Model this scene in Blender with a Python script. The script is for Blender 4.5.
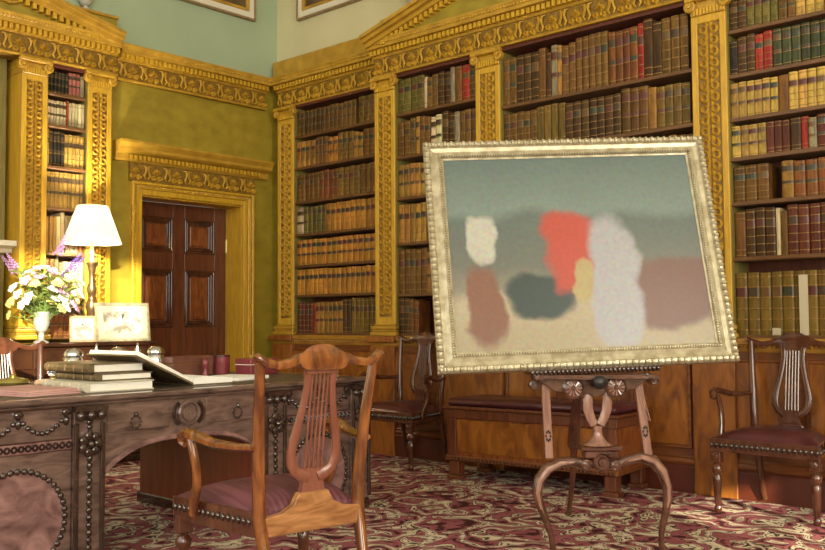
import bpy, bmesh, math, random
from mathutils import Vector, Matrix, Euler
random.seed(7)
PI = math.pi
for o in list(bpy.data.objects): bpy.data.objects.remove(o, do_unlink=True)
scene = bpy.context.scene
COL = scene.collection

# ------------------------------------------------------------------ camera
YAW, PITCH, ROLL, FPX = math.radians(132.0646), math.radians(2.92), math.radians(-0.407), 923.3
fwd = Vector((math.cos(YAW)*math.cos(PITCH), math.sin(YAW)*math.cos(PITCH), math.sin(PITCH)))
r0 = Vector((math.sin(YAW), -math.cos(YAW), 0)); u0 = r0.cross(fwd)
cr, sr = math.cos(ROLL), math.sin(ROLL)
rv = r0*cr + u0*sr; uv = u0*cr - r0*sr
cam = bpy.data.cameras.new('camera'); cam_o = bpy.data.objects.new('camera', cam); COL.objects.link(cam_o)
cam.sensor_fit = 'HORIZONTAL'; cam.sensor_width = 36.0; cam.lens = 36.0*FPX/825.0
m = Matrix((rv, uv, -fwd)).transposed().to_4x4(); m.translation = Vector((0, 0, 1.1))
cam_o.matrix_world = m; cam.clip_start = 0.05
scene.camera = cam_o

# ------------------------------------------------------------------ view, sky, daylight
vs = scene.view_settings
vs.view_transform = 'Standard'; vs.look = 'None'; vs.gamma = 1.0; vs.use_curve_mapping = False
vs.exposure = 0.4
world = bpy.data.worlds.new('sky'); scene.world = world; world.use_nodes = True
wn = world.node_tree.nodes['Background']; wn.inputs[0].default_value = (0.75, 0.86, 1.0, 1); wn.inputs[1].default_value = 1.0
def add_light(name, kind, loc, rot, energy, color, **kw):
    l = bpy.data.lights.new(name, kind); l.energy = energy; l.color = color
    for k, v in kw.items(): setattr(l, k, v)
    o = bpy.data.objects.new(name, l); COL.objects.link(o); o.location = loc; o.rotation_euler = rot
    return o
SUN_DIR = Vector((-1.0, 0.575, -0.31)).normalized()
sun = add_light('sun', 'SUN', (3, -2, 6), (0, 0, 0), 10.0, (1.0, 0.90, 0.66), angle=0.012)
sun.rotation_euler = SUN_DIR.to_track_quat('-Z', 'Y').to_euler()
WIN_X = 3.6; WIN_Y = -3.2
WX = [(-3.0, -1.75), (1.3, 2.3)]            # windows in the wall x = WIN_X (y range)
WY = [(-5.6, -3.8), (-2.6, -0.6), (0.6, 2.6)]   # windows in the wall y = WIN_Y (x range)
WZ0, WZ1 = 0.9, 5.0
for a, b in WX:
    add_light('window_daylight', 'AREA', (WIN_X-0.05, (a+b)/2, (WZ0+WZ1)/2), (0, PI/2, 0), 205, (1.0, 0.93, 0.79), shape='RECTANGLE', size=WZ1-WZ0, size_y=b-a)
for a, b in WY:
    add_light('window_daylight', 'AREA', ((a+b)/2, WIN_Y+0.05, (WZ0+WZ1)/2), (-PI/2, 0, PI), 62, (1.0, 0.94, 0.82), shape='RECTANGLE', size=b-a, size_y=WZ1-WZ0)

# ------------------------------------------------------------------ materials
MATS = {}
def new_mat(name):
    m = bpy.data.materials.new(name); m.use_nodes = True; MATS[name] = m
    return m, m.node_tree.nodes, m.node_tree.links, m.node_tree.nodes['Principled BSDF']
def mat(name, c1, c2=None, rough=0.5, metal=0.0, coat=0.0, scale=6.0, stretch=(1, 1, 1), bump=0.0, bscale=40.0, spec=0.5, trans=0.0, detail=6.0, contrast=(0.3, 0.7), dist=0.0):
    m, N, L, b = new_mat(name)
    b.inputs['Roughness'].default_value = rough; b.inputs['Metallic'].default_value = metal
    b.inputs['Coat Weight'].default_value = coat; b.inputs['Coat Roughness'].default_value = 0.12
    b.inputs['Specular IOR Level'].default_value = spec; b.inputs['Transmission Weight'].default_value = trans
    b.inputs['Base Color'].default_value = (*c1, 1)
    tc = N.new('ShaderNodeTexCoord'); mp = N.new('ShaderNodeMapping'); mp.inputs['Scale'].default_value = stretch
    L.new(tc.outputs['Object'], mp.inputs['Vector'])
    if c2 is not None:
        n = N.new('ShaderNodeTexNoise'); n.inputs['Scale'].default_value = scale; n.inputs['Detail'].default_value = detail; n.inputs['Distortion'].default_value = dist
        L.new(mp.outputs[0], n.inputs['Vector'])
        r = N.new('ShaderNodeValToRGB'); r.color_ramp.elements[0].color = (*c1, 1); r.color_ramp.elements[1].color = (*c2, 1)
        r.color_ramp.elements[0].position, r.color_ramp.elements[1].position = contrast
        L.new(n.outputs['Fac'], r.inputs['Fac']); L.new(r.outputs['Color'], b.inputs['Base Color'])
    if bump:
        n2 = N.new('ShaderNodeTexNoise'); n2.inputs['Scale'].default_value = bscale; n2.inputs['Detail'].default_value = 4
        L.new(mp.outputs[0], n2.inputs['Vector'])
        bp = N.new('ShaderNodeBump'); bp.inputs['Strength'].default_value = bump; bp.inputs['Distance'].default_value = 0.01
        L.new(n2.outputs['Fac'], bp.inputs['Height']); L.new(bp.outputs[0], b.inputs['Normal'])
    return m
UP = (6, 6, 0.6)     # grain running up
mat('gold', (0.44, 0.245, 0.016), (0.64, 0.385, 0.030), rough=0.38, scale=9, stretch=UP, bump=0.15)
mat('gold_h', (0.36, 0.20, 0.018), (0.54, 0.32, 0.035), rough=0.42, scale=9, bump=0.15)
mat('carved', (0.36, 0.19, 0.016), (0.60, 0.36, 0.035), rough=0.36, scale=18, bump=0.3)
mat('carved_ground_shade', (0.15, 0.078, 0.008), (0.29, 0.165, 0.018), rough=0.5, scale=25, bump=0.3)  # ground behind the ornaments, recess shade put into its colour
mat('olive', (0.26, 0.19, 0.016), (0.36, 0.27, 0.028), rough=0.45, scale=7, stretch=(1, 1, 1.5), bump=0.12)
mat('stile', (0.15, 0.12, 0.03), (0.23, 0.19, 0.05), rough=0.5, scale=9, stretch=UP)
mat('shelf', (0.085, 0.036, 0.010), (0.16, 0.07, 0.018), rough=0.45, scale=8, stretch=(0.6, 6, 6))
mat('case_red', (0.075, 0.016, 0.008), (0.13, 0.030, 0.012), rough=0.5, scale=6, stretch=UP)
mat('mahogany', (0.075, 0.020, 0.008), (0.18, 0.055, 0.020), rough=0.35, coat=0.2, scale=5, stretch=UP, dist=1.0)
mat('mahogany_flame', (0.11, 0.026, 0.008), (0.32, 0.10, 0.024), rough=0.32, coat=0.25, scale=7, stretch=(3, 3, 0.8), dist=1.6)
mat('dado', (0.14, 0.040, 0.007), (0.34, 0.120, 0.017), rough=0.33, coat=0.2, scale=6, stretch=(2, 2, 0.6), dist=1.4)
mat('dado_dark', (0.10, 0.028, 0.008), (0.22, 0.07, 0.015), rough=0.4, coat=0.15, scale=6, stretch=(0.6, 6, 6))
mat('rail_wood', (0.28, 0.13, 0.016), (0.44, 0.225, 0.028), rough=0.4, coat=0.1, scale=8, stretch=(0.6, 6, 6))
mat('base_red', (0.065, 0.013, 0.006), (0.115, 0.024, 0.010), rough=0.4, scale=5)
mat('desk', (0.062, 0.036, 0.029), (0.195, 0.122, 0.098), rough=0.22, coat=0.6, scale=5, stretch=(4, 1, 4), dist=1.2)
mat('cabinet_wood', (0.026, 0.010, 0.005), (0.055, 0.020, 0.009), rough=0.25, coat=0.4, scale=6)
mat('desk_burr', (0.095, 0.048, 0.044), (0.30, 0.165, 0.150), rough=0.2, coat=0.6, scale=6, dist=2.5)
mat('desk_dark', (0.018, 0.009, 0.007), (0.05, 0.025, 0.018), rough=0.18, coat=0.8, scale=20)
mat('desk_inner', (0.15, 0.028, 0.013), (0.24, 0.058, 0.026), rough=0.4, scale=5, stretch=UP)
mat('desk_leather', (0.055, 0.038, 0.026), (0.10, 0.07, 0.045), rough=0.45, scale=8)
mat('chair_wood', (0.085, 0.022, 0.006), (0.27, 0.090, 0.020), rough=0.15, coat=0.9, scale=6, stretch=(3, 3, 0.7), dist=1.0, contrast=(0.36, 0.64))
mat('chair_pale', (0.21, 0.080, 0.024), (0.42, 0.20, 0.075), rough=0.28, coat=0.3, scale=7, stretch=(3, 0.8, 4), dist=0.8, contrast=(0.38, 0.62))
mat('chair_pink', (0.15, 0.045, 0.026), (0.24, 0.085, 0.052), rough=0.3, coat=0.3, scale=6, stretch=UP)
mat('dark_wood', (0.055, 0.016, 0.009), (0.12, 0.040, 0.018), rough=0.18, coat=0.7, scale=6, stretch=(3, 3, 0.8))
mat('easel_wood', (0.045, 0.016, 0.010), (0.13, 0.052, 0.034), rough=0.16, coat=0.8, scale=16, bump=0.25)
mat('easel_pale', (0.20, 0.095, 0.070), (0.34, 0.19, 0.14), rough=0.2, coat=0.6, scale=9, stretch=UP)
mat('leather_red', (0.055, 0.012, 0.014), (0.10, 0.024, 0.026), rough=0.3, scale=9, bump=0.1)
mat('stripe_seat', (0.085, 0.022, 0.032), (0.15, 0.045, 0.060), rough=0.45, scale=5, stretch=(0.5, 14, 1), contrast=(0.42, 0.58))
mat('frame_gilt', (0.30, 0.25, 0.15), (0.54, 0.49, 0.34), rough=0.3, metal=0.35, scale=25, bump=0.25)
mat('frame_bead', (0.12, 0.09, 0.05), (0.30, 0.25, 0.15), rough=0.35, metal=0.3, scale=30)
mat('wall_shaded', (0.34, 0.43, 0.28), (0.38, 0.47, 0.31), rough=0.85, scale=2)  # upper wall paint as seen in shade, the shade put into the colour
mat('wall_lit', (0.58, 0.54, 0.31), (0.64, 0.60, 0.36), rough=0.85, scale=2)  # same wall paint as seen lit, the light put into the colour
mat('plaster', (0.70, 0.67, 0.58), (0.76, 0.73, 0.64), rough=0.9, scale=2)
mat('floor_wood', (0.16, 0.08, 0.03), (0.28, 0.15, 0.06), rough=0.4, scale=5, stretch=(0.5, 6, 1))
mat('stone', (0.48, 0.46, 0.38), (0.62, 0.60, 0.52), rough=0.7, scale=12)
mat('white_paint', (0.72, 0.68, 0.55), rough=0.5)
mat('gilt_line', (0.24, 0.13, 0.025), rough=0.4, metal=0.2)
mat('picture_dark', (0.05, 0.03, 0.012), (0.16, 0.10, 0.04), rough=0.6, scale=4)
mat('silver', (0.72, 0.72, 0.74), rough=0.16, metal=1.0)
mat('brass', (0.50, 0.42, 0.14), rough=0.3, metal=0.9)
mat('bronze', (0.16, 0.10, 0.05), (0.30, 0.20, 0.10), rough=0.3, metal=0.7, scale=30)
mat('paper', (0.78, 0.74, 0.64), (0.86, 0.83, 0.76), rough=0.8, scale=30, stretch=(1, 1, 12))
mat('page_white', (0.80, 0.78, 0.72), (0.88, 0.86, 0.80), rough=0.8, scale=6)
mat('book_brown', (0.085, 0.058, 0.028), (0.17, 0.12, 0.06), rough=0.45, scale=14)
mat('book_buff', (0.46, 0.42, 0.32), (0.58, 0.54, 0.42), rough=0.6, scale=8)
mat('pink_paper', (0.48, 0.24, 0.22), (0.60, 0.36, 0.32), rough=0.7, scale=6)
mat('box_red', (0.16, 0.022, 0.032), (0.24, 0.045, 0.05), rough=0.35, coat=0.2, scale=12)
mat('box_brown', (0.12, 0.042, 0.026), (0.18, 0.07, 0.045), rough=0.4, scale=12)
mat('wood_pale', (0.50, 0.32, 0.20), (0.62, 0.42, 0.28), rough=0.5, scale=12)
mat('black', (0.012, 0.010, 0.010), rough=0.4)
mat('photo_grey', (0.16, 0.14, 0.11), (0.62, 0.57, 0.47), rough=0.5, scale=13, contrast=(0.38, 0.62))
mat('photo_mount', (0.50, 0.44, 0.31), rough=0.6)
mat('frame_wood', (0.20, 0.13, 0.06), (0.34, 0.23, 0.11), rough=0.4, scale=20)
mat('leaf', (0.10, 0.16, 0.03), (0.26, 0.32, 0.07), rough=0.5, scale=20)
mat('stem', (0.14, 0.22, 0.05), rough=0.5)
for n, c in dict(lilac=(0.45, 0.24, 0.50), purple=(0.13, 0.06, 0.30), white=(0.85, 0.83, 0.72), yellow=(0.70, 0.62, 0.20), pink=(0.58, 0.30, 0.46)).items():
    mat('petal_'+n, c, tuple(min(1, k*1.3) for k in c), rough=0.6, scale=30)
mat('glass_vase', (0.75, 0.75, 0.70), rough=0.12, trans=0.55)
m, N, L, b = new_mat('lamp_shade')
b.inputs['Base Color'].default_value = (0.92, 0.88, 0.78, 1); b.inputs['Roughness'].default_value = 0.8
tl = N.new('ShaderNodeBsdfTranslucent'); tl.inputs[0].default_value = (1.0, 0.95, 0.84, 1)
mx = N.new('ShaderNodeMixShader'); mx.inputs[0].default_value = 0.6
L.new(b.outputs[0], mx.inputs[1]); L.new(tl.outputs[0], mx.inputs[2]); L.new(mx.outputs[0], N['Material Output'].inputs['Surface'])
mat('bulb', (1, 0.95, 0.85)); MATS['bulb'].node_tree.nodes['Principled BSDF'].inputs['Emission Color'].default_value = (1, 0.88, 0.66, 1)
MATS['bulb'].node_tree.nodes['Principled BSDF'].inputs['Emission Strength'].default_value = 25

# leather of the shelved books: colour of the object, mottled
def leather_mat(name, attr):
    m, N, L, b = new_mat(name)
    tc = N.new('ShaderNodeTexCoord'); n = N.new('ShaderNodeTexNoise'); n.inputs['Scale'].default_value = 2.2; n.inputs['Detail'].default_value = 6
    L.new(tc.outputs['Object'], n.inputs['Vector'])
    if attr:
        oi = N.new('ShaderNodeVertexColor'); oi.layer_name = 'Col'; col = oi.outputs['Color']
    else:
        oi = N.new('ShaderNodeObjectInfo'); col = oi.outputs['Color']
        ad = N.new('ShaderNodeVectorMath'); ad.operation = 'ADD'; L.new(tc.outputs['Object'], ad.inputs[0]); L.new(oi.outputs['Location'], ad.inputs[1]); L.new(ad.outputs[0], n.inputs['Vector'])
    r = N.new('ShaderNodeValToRGB'); r.color_ramp.elements[0].color = (0.55, 0.52, 0.5, 1); r.color_ramp.elements[1].color = (1.35, 1.3, 1.2, 1)
    r.color_ramp.elements[0].position, r.color_ramp.elements[1].position = 0.32, 0.68
    L.new(n.outputs['Fac'], r.inputs['Fac'])
    mu = N.new('ShaderNodeMix'); mu.data_type = 'RGBA'; mu.blend_type = 'MULTIPLY'; mu.inputs[0].default_value = 1.0
    L.new(col, mu.inputs[6]); L.new(r.outputs[0], mu.inputs[7]); L.new(mu.outputs[2], b.inputs['Base Color'])
    b.inputs['Roughness'].default_value = 0.5; b.inputs['Specular IOR Level'].default_value = 0.22
leather_mat('spine', False); leather_mat('spine_many', True)
# title pieces: dark red, black, green or brown, one choice per book
m, N, L, b = new_mat('title')
oi = N.new('ShaderNodeObjectInfo'); r = N.new('ShaderNodeValToRGB'); r.color_ramp.interpolation = 'CONSTANT'
cr_ = r.color_ramp; cr_.elements[0].color = (0.085, 0.018, 0.010, 1); cr_.elements[1].position = 0.3; cr_.elements[1].color = (0.05, 0.028, 0.010, 1)
e = cr_.elements.new(0.6); e.color = (0.11, 0.055, 0.014, 1); e = cr_.elements.new(0.82); e.color = (0.03, 0.035, 0.015, 1)
L.new(oi.outputs['Random'], r.inputs[0]); L.new(r.outputs[0], b.inputs['Base Color']); b.inputs['Roughness'].default_value = 0.4

# carpet: dusty red ground with cream and black scrollwork
m, N, L, b = new_mat('carpet')
b.inputs['Roughness'].default_value = 0.95; b.inputs['Specular IOR Level'].default_value = 0.1
tc = N.new('ShaderNodeTexCoord')
def noise(scale, vec, detail=2.0):
    n = N.new('ShaderNodeTexNoise'); n.inputs['Scale'].default_value = scale; n.inputs['Detail'].default_value = detail; L.new(vec, n.inputs['Vector']); return n
n0 = noise(4.2, tc.outputs['Object'], 1.5)
s0 = N.new('ShaderNodeVectorMath'); s0.operation = 'SCALE'; s0.inputs['Scale'].default_value = 0.55; L.new(n0.outputs['Color'], s0.inputs[0])
a0 = N.new('ShaderNodeVectorMath'); a0.operation = 'ADD'; L.new(tc.outputs['Object'], a0.inputs[0]); L.new(s0.outputs[0], a0.inputs[1])
wv = N.new('ShaderNodeTexVoronoi'); wv.feature = 'F1'; wv.inputs['Scale'].default_value = 2.1; L.new(a0.outputs[0], wv.inputs['Vector'])
def math_n(op, a, bb=None):
    n = N.new('ShaderNodeMath'); n.operation = op
    for i, v in enumerate((a, bb)):
        if v is None: continue
        if isinstance(v, (int, float)): n.inputs[i].default_value = v
        else: L.new(v, n.inputs[i])
    return n.outputs[0]
rings = math_n('SINE', math_n('MULTIPLY', wv.outputs['Distance'], 24.0))
fine = noise(8.5, a0.outputs[0], 2.5)
mixv = math_n('ADD', rings, math_n('MULTIPLY', math_n('SUBTRACT', fine.outputs['Fac'], 0.5), 4.6))
rp = N.new('ShaderNodeValToRGB'); E_ = rp.color_ramp.elements
E_[0].position = 0.0; E_[0].color = (0.055, 0.018, 0.018, 1)
E_[1].position = 1.0; E_[1].color = (0.62, 0.52, 0.38, 1)
for p, c in ((0.12, (0.055, 0.018, 0.018)), (0.17, (0.24, 0.066, 0.074)), (0.49, (0.31, 0.105, 0.115)), (0.52, (0.025, 0.012, 0.012)), (0.575, (0.030, 0.015, 0.014)), (0.61, (0.46, 0.37, 0.25)), (0.74, (0.66, 0.56, 0.41)), (0.79, (0.04, 0.02, 0.018)), (0.84, (0.06, 0.03, 0.022)), (0.88, (0.60, 0.50, 0.36))):
    e = E_.new(p); e.color = (*c, 1)
mr = N.new('ShaderNodeMapRange'); mr.inputs[1].default_value = -1.5; mr.inputs[2].default_value = 1.5; L.new(mixv, mr.inputs[0])
L.new(mr.outputs[0], rp.inputs[0])
big = noise(0.9, tc.outputs['Object'], 2.0)
rb = N.new('ShaderNodeValToRGB'); rb.color_ramp.elements[0].position = 0.44; rb.color_ramp.elements[1].position = 0.56
rb.color_ramp.elements[0].color = (0, 0, 0, 1); rb.color_ramp.elements[1].color = (1, 1, 1, 1); L.new(big.outputs['Fac'], rb.inputs[0])
pile = noise(220, tc.outputs['Object'], 2)
bp = N.new('ShaderNodeBump'); bp.inputs['Strength'].default_value = 0.4; bp.inputs['Distance'].default_value = 0.004; L.new(pile.outputs['Fac'], bp.inputs['Height']); L.new(bp.outputs[0], b.inputs['Normal'])
L.new(rp.outputs[0], b.inputs['Base Color'])

# canvas: plain generic stand-in, soft patches of paint in the picture's colours
m, N, L, b = new_mat('canvas')
b.inputs['Roughness'].default_value = 0.35
tc = N.new('ShaderNodeTexCoord'); nz = noise(3.0, tc.outputs['Object'], 5.0)
sc = N.new('ShaderNodeVectorMath'); sc.operation = 'SCALE'; sc.inputs['Scale'].default_value = 0.22; L.new(nz.outputs['Color'], sc.inputs[0])
ad = N.new('ShaderNodeVectorMath'); ad.operation = 'ADD'; L.new(tc.outputs['Object'], ad.inputs[0]); L.new(sc.outputs[0], ad.inputs[1])
sp = N.new('ShaderNodeSeparateXYZ'); L.new(ad.outputs[0], sp.inputs[0])
rz = N.new('ShaderNodeValToRGB'); E_ = rz.color_ramp.elements
E_[0].position = 0.12; E_[0].color = (0.36, 0.30, 0.19, 1); E_[1].position = 0.9; E_[1].color = (0.11, 0.155, 0.14, 1)
for p, c in ((0.30, (0.42, 0.36, 0.24)), (0.36, (0.22, 0.20, 0.15)), (0.45, (0.13, 0.14, 0.115)), (0.62, (0.10, 0.13, 0.115)), (0.68, (0.17, 0.23, 0.20))):
    e = E_.new(p); e.color = (*c, 1)
zz = N.new('ShaderNodeMapRange'); zz.inputs[1].default_value = 0.12; zz.inputs[2].default_value = 1.30; L.new(sp.outputs['Z'], zz.inputs[0]); L.new(zz.outputs[0], rz.inputs[0])
cur = rz.outputs[0]
def patch(cur, x, z, wx, wz, col, soft=0.5):
    dx = math_n('POWER', math_n('ABSOLUTE', math_n('DIVIDE', math_n('SUBTRACT', sp.outputs['X'], x+0.11), wx)), 3.0)
    dz = math_n('POWER', math_n('ABSOLUTE', math_n('DIVIDE', math_n('SUBTRACT', sp.outputs['Z'], z+0.11), wz)), 3.0)
    mr = N.new('ShaderNodeMapRange'); mr.inputs[1].default_value = 1.0+soft; mr.inputs[2].default_value = 1.0-soft; mr.interpolation_type = 'SMOOTHSTEP'; L.new(math_n('ADD', dx, dz), mr.inputs[0])
    mx = N.new('ShaderNodeMix'); mx.data_type = 'RGBA'; L.new(mr.outputs[0], mx.inputs[0]); L.new(cur, mx.inputs[6]); mx.inputs[7].default_value = (*col, 1)
    return mx.outputs[2]
for p in ((0.44, 0.36, 0.26, 0.17, (0.16, 0.075, 0.055)), (-0.20, 0.36, 0.17, 0.13, (0.022, 0.045, 0.042)), (-0.48, 0.34, 0.085, 0.21, (0.20, 0.085, 0.05)),
          (-0.02, 0.58, 0.13, 0.22, (0.44, 0.055, 0.03)), (0.17, 0.42, 0.125, 0.34, (0.36, 0.36, 0.38)), (-0.47, 0.68, 0.07, 0.11, (0.46, 0.45, 0.38)), (0.0, 0.44, 0.05, 0.13, (0.40, 0.32, 0.14))):
    cur = patch(cur, *p)
n3 = noise(45, tc.outputs['Object'], 3)
hv = N.new('ShaderNodeMix'); hv.data_type = 'RGBA'; hv.blend_type = 'MULTIPLY'; hv.inputs[0].default_value = 0.45; L.new(cur, hv.inputs[6]); L.new(n3.outputs['Color'], hv.inputs[7])
L.new(hv.outputs[2], b.inputs['Base Color'])

# ------------------------------------------------------------------ mesh helpers
class MB:
    def __init__(s): s.V = []; s.F = []; s.M = []
    def add(s, V, F, mi=0):
        n = len(s.V); s.V += [tuple(v) for v in V]; s.F += [tuple(i+n for i in f) for f in F]; s.M += [mi]*len(F); return s
    def box(s, x0, x1, y0, y1, z0, z1, mi=0):
        V = [(x, y, z) for z in (z0, z1) for y in (y0, y1) for x in (x0, x1)]
        return s.add(V, [(0, 2, 3, 1), (4, 5, 7, 6), (0, 1, 5, 4), (2, 6, 7, 3), (0, 4, 6, 2), (1, 3, 7, 5)], mi)
    def prism(s, poly, axis, a, b, mi=0):
        """poly: 2D points; axis 'x': (y,z), 'y': (x,z), 'z': (x,y)"""
        f = {'x': lambda p, t: (t, p[0], p[1]), 'y': lambda p, t: (p[0], t, p[1]), 'z': lambda p, t: (p[0], p[1], t)}[axis]
        n = len(poly); V = [f(p, a) for p in poly]+[f(p, b) for p in poly]
        F = [tuple(range(n)), tuple(range(2*n-1, n-1, -1))]+[(i, (i+1) % n, n+(i+1) % n, n+i) for i in range(n)]
        return s.add(V, F, mi)
    def lathe(s, prof, c=(0, 0, 0), seg=12, axis='z', mi=0):
        V = []; F = []
        for r, h in prof:
            for k in range(seg):
                a = 2*PI*k/seg; p = (r*math.cos(a), r*math.sin(a), h)
                if axis == 'y': p = (p[0], p[2], p[1])
                elif axis == 'x': p = (p[2], p[0], p[1])
                V.append((p[0]+c[0], p[1]+c[1], p[2]+c[2]))
        m_ = len(prof)
        for i in range(m_-1):
            for k in range(seg): F.append((i*seg+k, i*seg+(k+1) % seg, (i+1)*seg+(k+1) % seg, (i+1)*seg+k))
        F.append(tuple(range(seg))); F.append(tuple((m_-1)*seg+k for k in range(seg)))
        return s.add(V, F, mi)
    def tube(s, pts, rad, seg=8, flat=(1, 1), ref=None, mi=0, square=False):
        P = [Vector(p) for p in pts]; n = len(P)
        R = rad if isinstance(rad, (list, tuple)) else [rad]*n
        up = None; V = []; F = []
        for i in range(n):
            t = (P[min(i+1, n-1)]-P[max(i-1, 0)]).normalized()
            if up is None:
                g = Vector(ref) if ref else (Vector((0, 0, 1)) if abs(t.z) < 0.9 else Vector((1, 0, 0)))
            else: g = Vector(ref) if ref else up
            up = (g - t*g.dot(t)).normalized(); sd = t.cross(up)
            for k in range(seg):
                a = 2*PI*(k+0.5)/seg; cx, cy = math.cos(a), math.sin(a)
                if square:
                    q = max(abs(cx), abs(cy)); cx, cy = cx/q*(0.92 if seg > 4 else 1), cy/q*(0.92 if seg > 4 else 1)
                V.append(P[i]+sd*(cx*R[i]*flat[0])+up*(cy*R[i]*flat[1]))
        for i in range(n-1):
            for k in range(seg): F.append((i*seg+k, i*seg+(k+1) % seg, (i+1)*seg+(k+1) % seg, (i+1)*seg+k))
        F.append(tuple(range(seg))); F.append(tuple((n-1)*seg+k for k in range(seg)))
        return s.add(V, F, mi)
    def ball(s, c, r, seg=8, rings=5, mi=0):
        r = r if isinstance(r, (list, tuple)) else (r, r, r)
        V = [(c[0], c[1], c[2]-r[2])]; F = []
        for i in range(1, rings):
            a = -PI/2+PI*i/rings
            for k in range(seg): V.append((c[0]+r[0]*math.cos(a)*math.cos(2*PI*k/seg), c[1]+r[1]*math.cos(a)*math.sin(2*PI*k/seg), c[2]+r[2]*math.sin(a)))
        V.append((c[0], c[1], c[2]+r[2])); T = len(V)-1
        for k in range(seg):
            F.append((0, 1+(k+1) % seg, 1+k)); F.append((T, T-seg+k, T-seg+(k+1) % seg))
        for i in range(rings-2):
            for k in range(seg): F.append((1+i*seg+k, 1+i*seg+(k+1) % seg, 1+(i+1)*seg+(k+1) % seg, 1+(i+1)*seg+k))
        return s.add(V, F, mi)
    def ring(s, c, r, w, h, seg=10, axis='y', mi=0):
        """raised ring lying on the plane normal to axis; triangular section"""
        V = []; F = []
        for k in range(seg):
            a = 2*PI*k/seg
            for rr, hh in ((r+w, 0), (r, h), (r-w, 0)):
                p = (rr*math.cos(a), hh, rr*math.sin(a))
                if axis == 'x': p = (p[1], p[0], p[2])
                V.append((p[0]+c[0], p[1]+c[1], p[2]+c[2]))
        for k in range(seg):
            j = (k+1) % seg
            for q in range(2): F.append((k*3+q, j*3+q, j*3+q+1, k*3+q+1))
        return s.add(V, F, mi)
    def mesh(s, name, mats, smooth=False, bevel=0.0):
        me = bpy.data.meshes.new(name); me.from_pydata(s.V, [], s.F)
        mats = mats if isinstance(mats, (list, tuple)) else [mats]
        for k in mats: me.materials.append(MATS[k])
        me.polygons.foreach_set('material_index', s.M)
        bm = bmesh.new(); bm.from_mesh(me); bmesh.ops.recalc_face_normals(bm, faces=bm.faces)
        if bevel:
            ed = [e for e in bm.edges if len(e.link_faces) == 2 and e.calc_face_angle(0) > 0.6]
            bmesh.ops.bevel(bm, geom=ed, offset=bevel, segments=1, affect='EDGES', clamp_overlap=True)
        bm.to_mesh(me); bm.free()
        if smooth:
            me.polygons.foreach_set('use_smooth', [True]*len(me.polygons))
            me.set_sharp_from_angle(angle=math.radians(50))
        me.update(); return me
def link(name, me, parent=None, loc=None, rot=None):
    o = bpy.data.objects.new(name, me); COL.objects.link(o)
    if parent: o.parent = parent
    if loc is not None: o.location = loc
    if rot is not None: o.rotation_euler = rot
    return o
def part(name, mb, mats, parent=None, smooth=False, bevel=0.0, loc=None, rot=None, label=None, kind=None):
    o = link(name, mb.mesh(name, mats, smooth, bevel), parent, loc, rot)
    if label: o['label'] = label
    if kind: o['kind'] = kind
    return o
def tag(o, label, cat, group=None):
    o['label'] = label; o['category'] = cat
    if group: o['group'] = group
    return o
def thing(name, label, cat, loc, rz=0.0, group=None):
    o = bpy.data.objects.new(name, None); COL.objects.link(o); o.empty_display_size = 0.1
    o.location = loc; o.rotation_euler = (0, 0, rz)
    return tag(o, label, cat, group)
def struct(name, mb, mats, label, cat='wall', bevel=0.0):
    o = part(name, mb, mats, None, bevel=bevel); o['kind'] = 'structure'; o['label'] = label; o['category'] = cat
    return o
def copy_tree(o, parent=None):
    c = o.copy(); COL.objects.link(c); c.parent = parent
    for ch in list(o.children): copy_tree(ch, c)
    return c
# a wall frame: local X along the wall, local Y out into the room
def wall_root(name, label, cat, wall, s, plane, z=0.0, group=None):
    if wall == 'R': return thing(name, label, cat, (s, plane, z), PI, group)
    return thing(name, label, cat, (plane, s, z), -PI/2, group)

# ------------------------------------------------------------------ room shell
LX, RY = -7.20, 5.95            # upper wall planes
CEIL = 5.6
mb = MB().box(-7.6, 3.8, -3.4, 6.3, -0.1, 0.0); struct('floor', mb, 'floor_wood', 'polished wooden floor under the carpet', 'floor')
mb = MB().box(-7.6, 3.8, -3.4, 6.3, CEIL, CEIL+0.1); struct('ceiling', mb, 'plaster', 'plain plaster ceiling over the library', 'ceiling')
mb = MB().box(-7.6, 3.8, 6.10, 6.3, 0, 3.49).box(-7.6, 3.8, RY, 6.3, 3.49, CEIL)
struct('wall_right', mb, 'wall_lit', 'upper wall in its lit cream tone above the long bookcase', 'wall')
mb = MB()
mb.box(-7.6, -7.33, -3.4, 4.06, 0, 3.49)            # behind the fireplace bookcase
mb.box(-7.6, LX, -3.4, RY, 3.49, CEIL, 1)           # upper wall
struct('wall_left', mb, ['olive', 'wall_shaded'], 'upper wall in its shaded green tone above the carved cornice', 'wall')
D0, D1, DT = 4.36, 5.455, 2.225                     # door opening
mb = MB().box(-7.6, -7.12, 4.06, D0, 0, 3.46).box(-7.6, -7.12, D1, 6.1, 0, 3.46).box(-7.6, -7.12, D0, D1, DT, 3.46)
struct('wall_door_side', mb, 'olive', 'olive gold panelled wall around the mahogany door', 'wall')
mb = MB().box(-7.33, -7.18, 1.2, 3.20, 0, 3.19); struct('wall_chimney', mb, 'stile', 'olive chimney wall beside the carved pilaster', 'wall')
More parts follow.
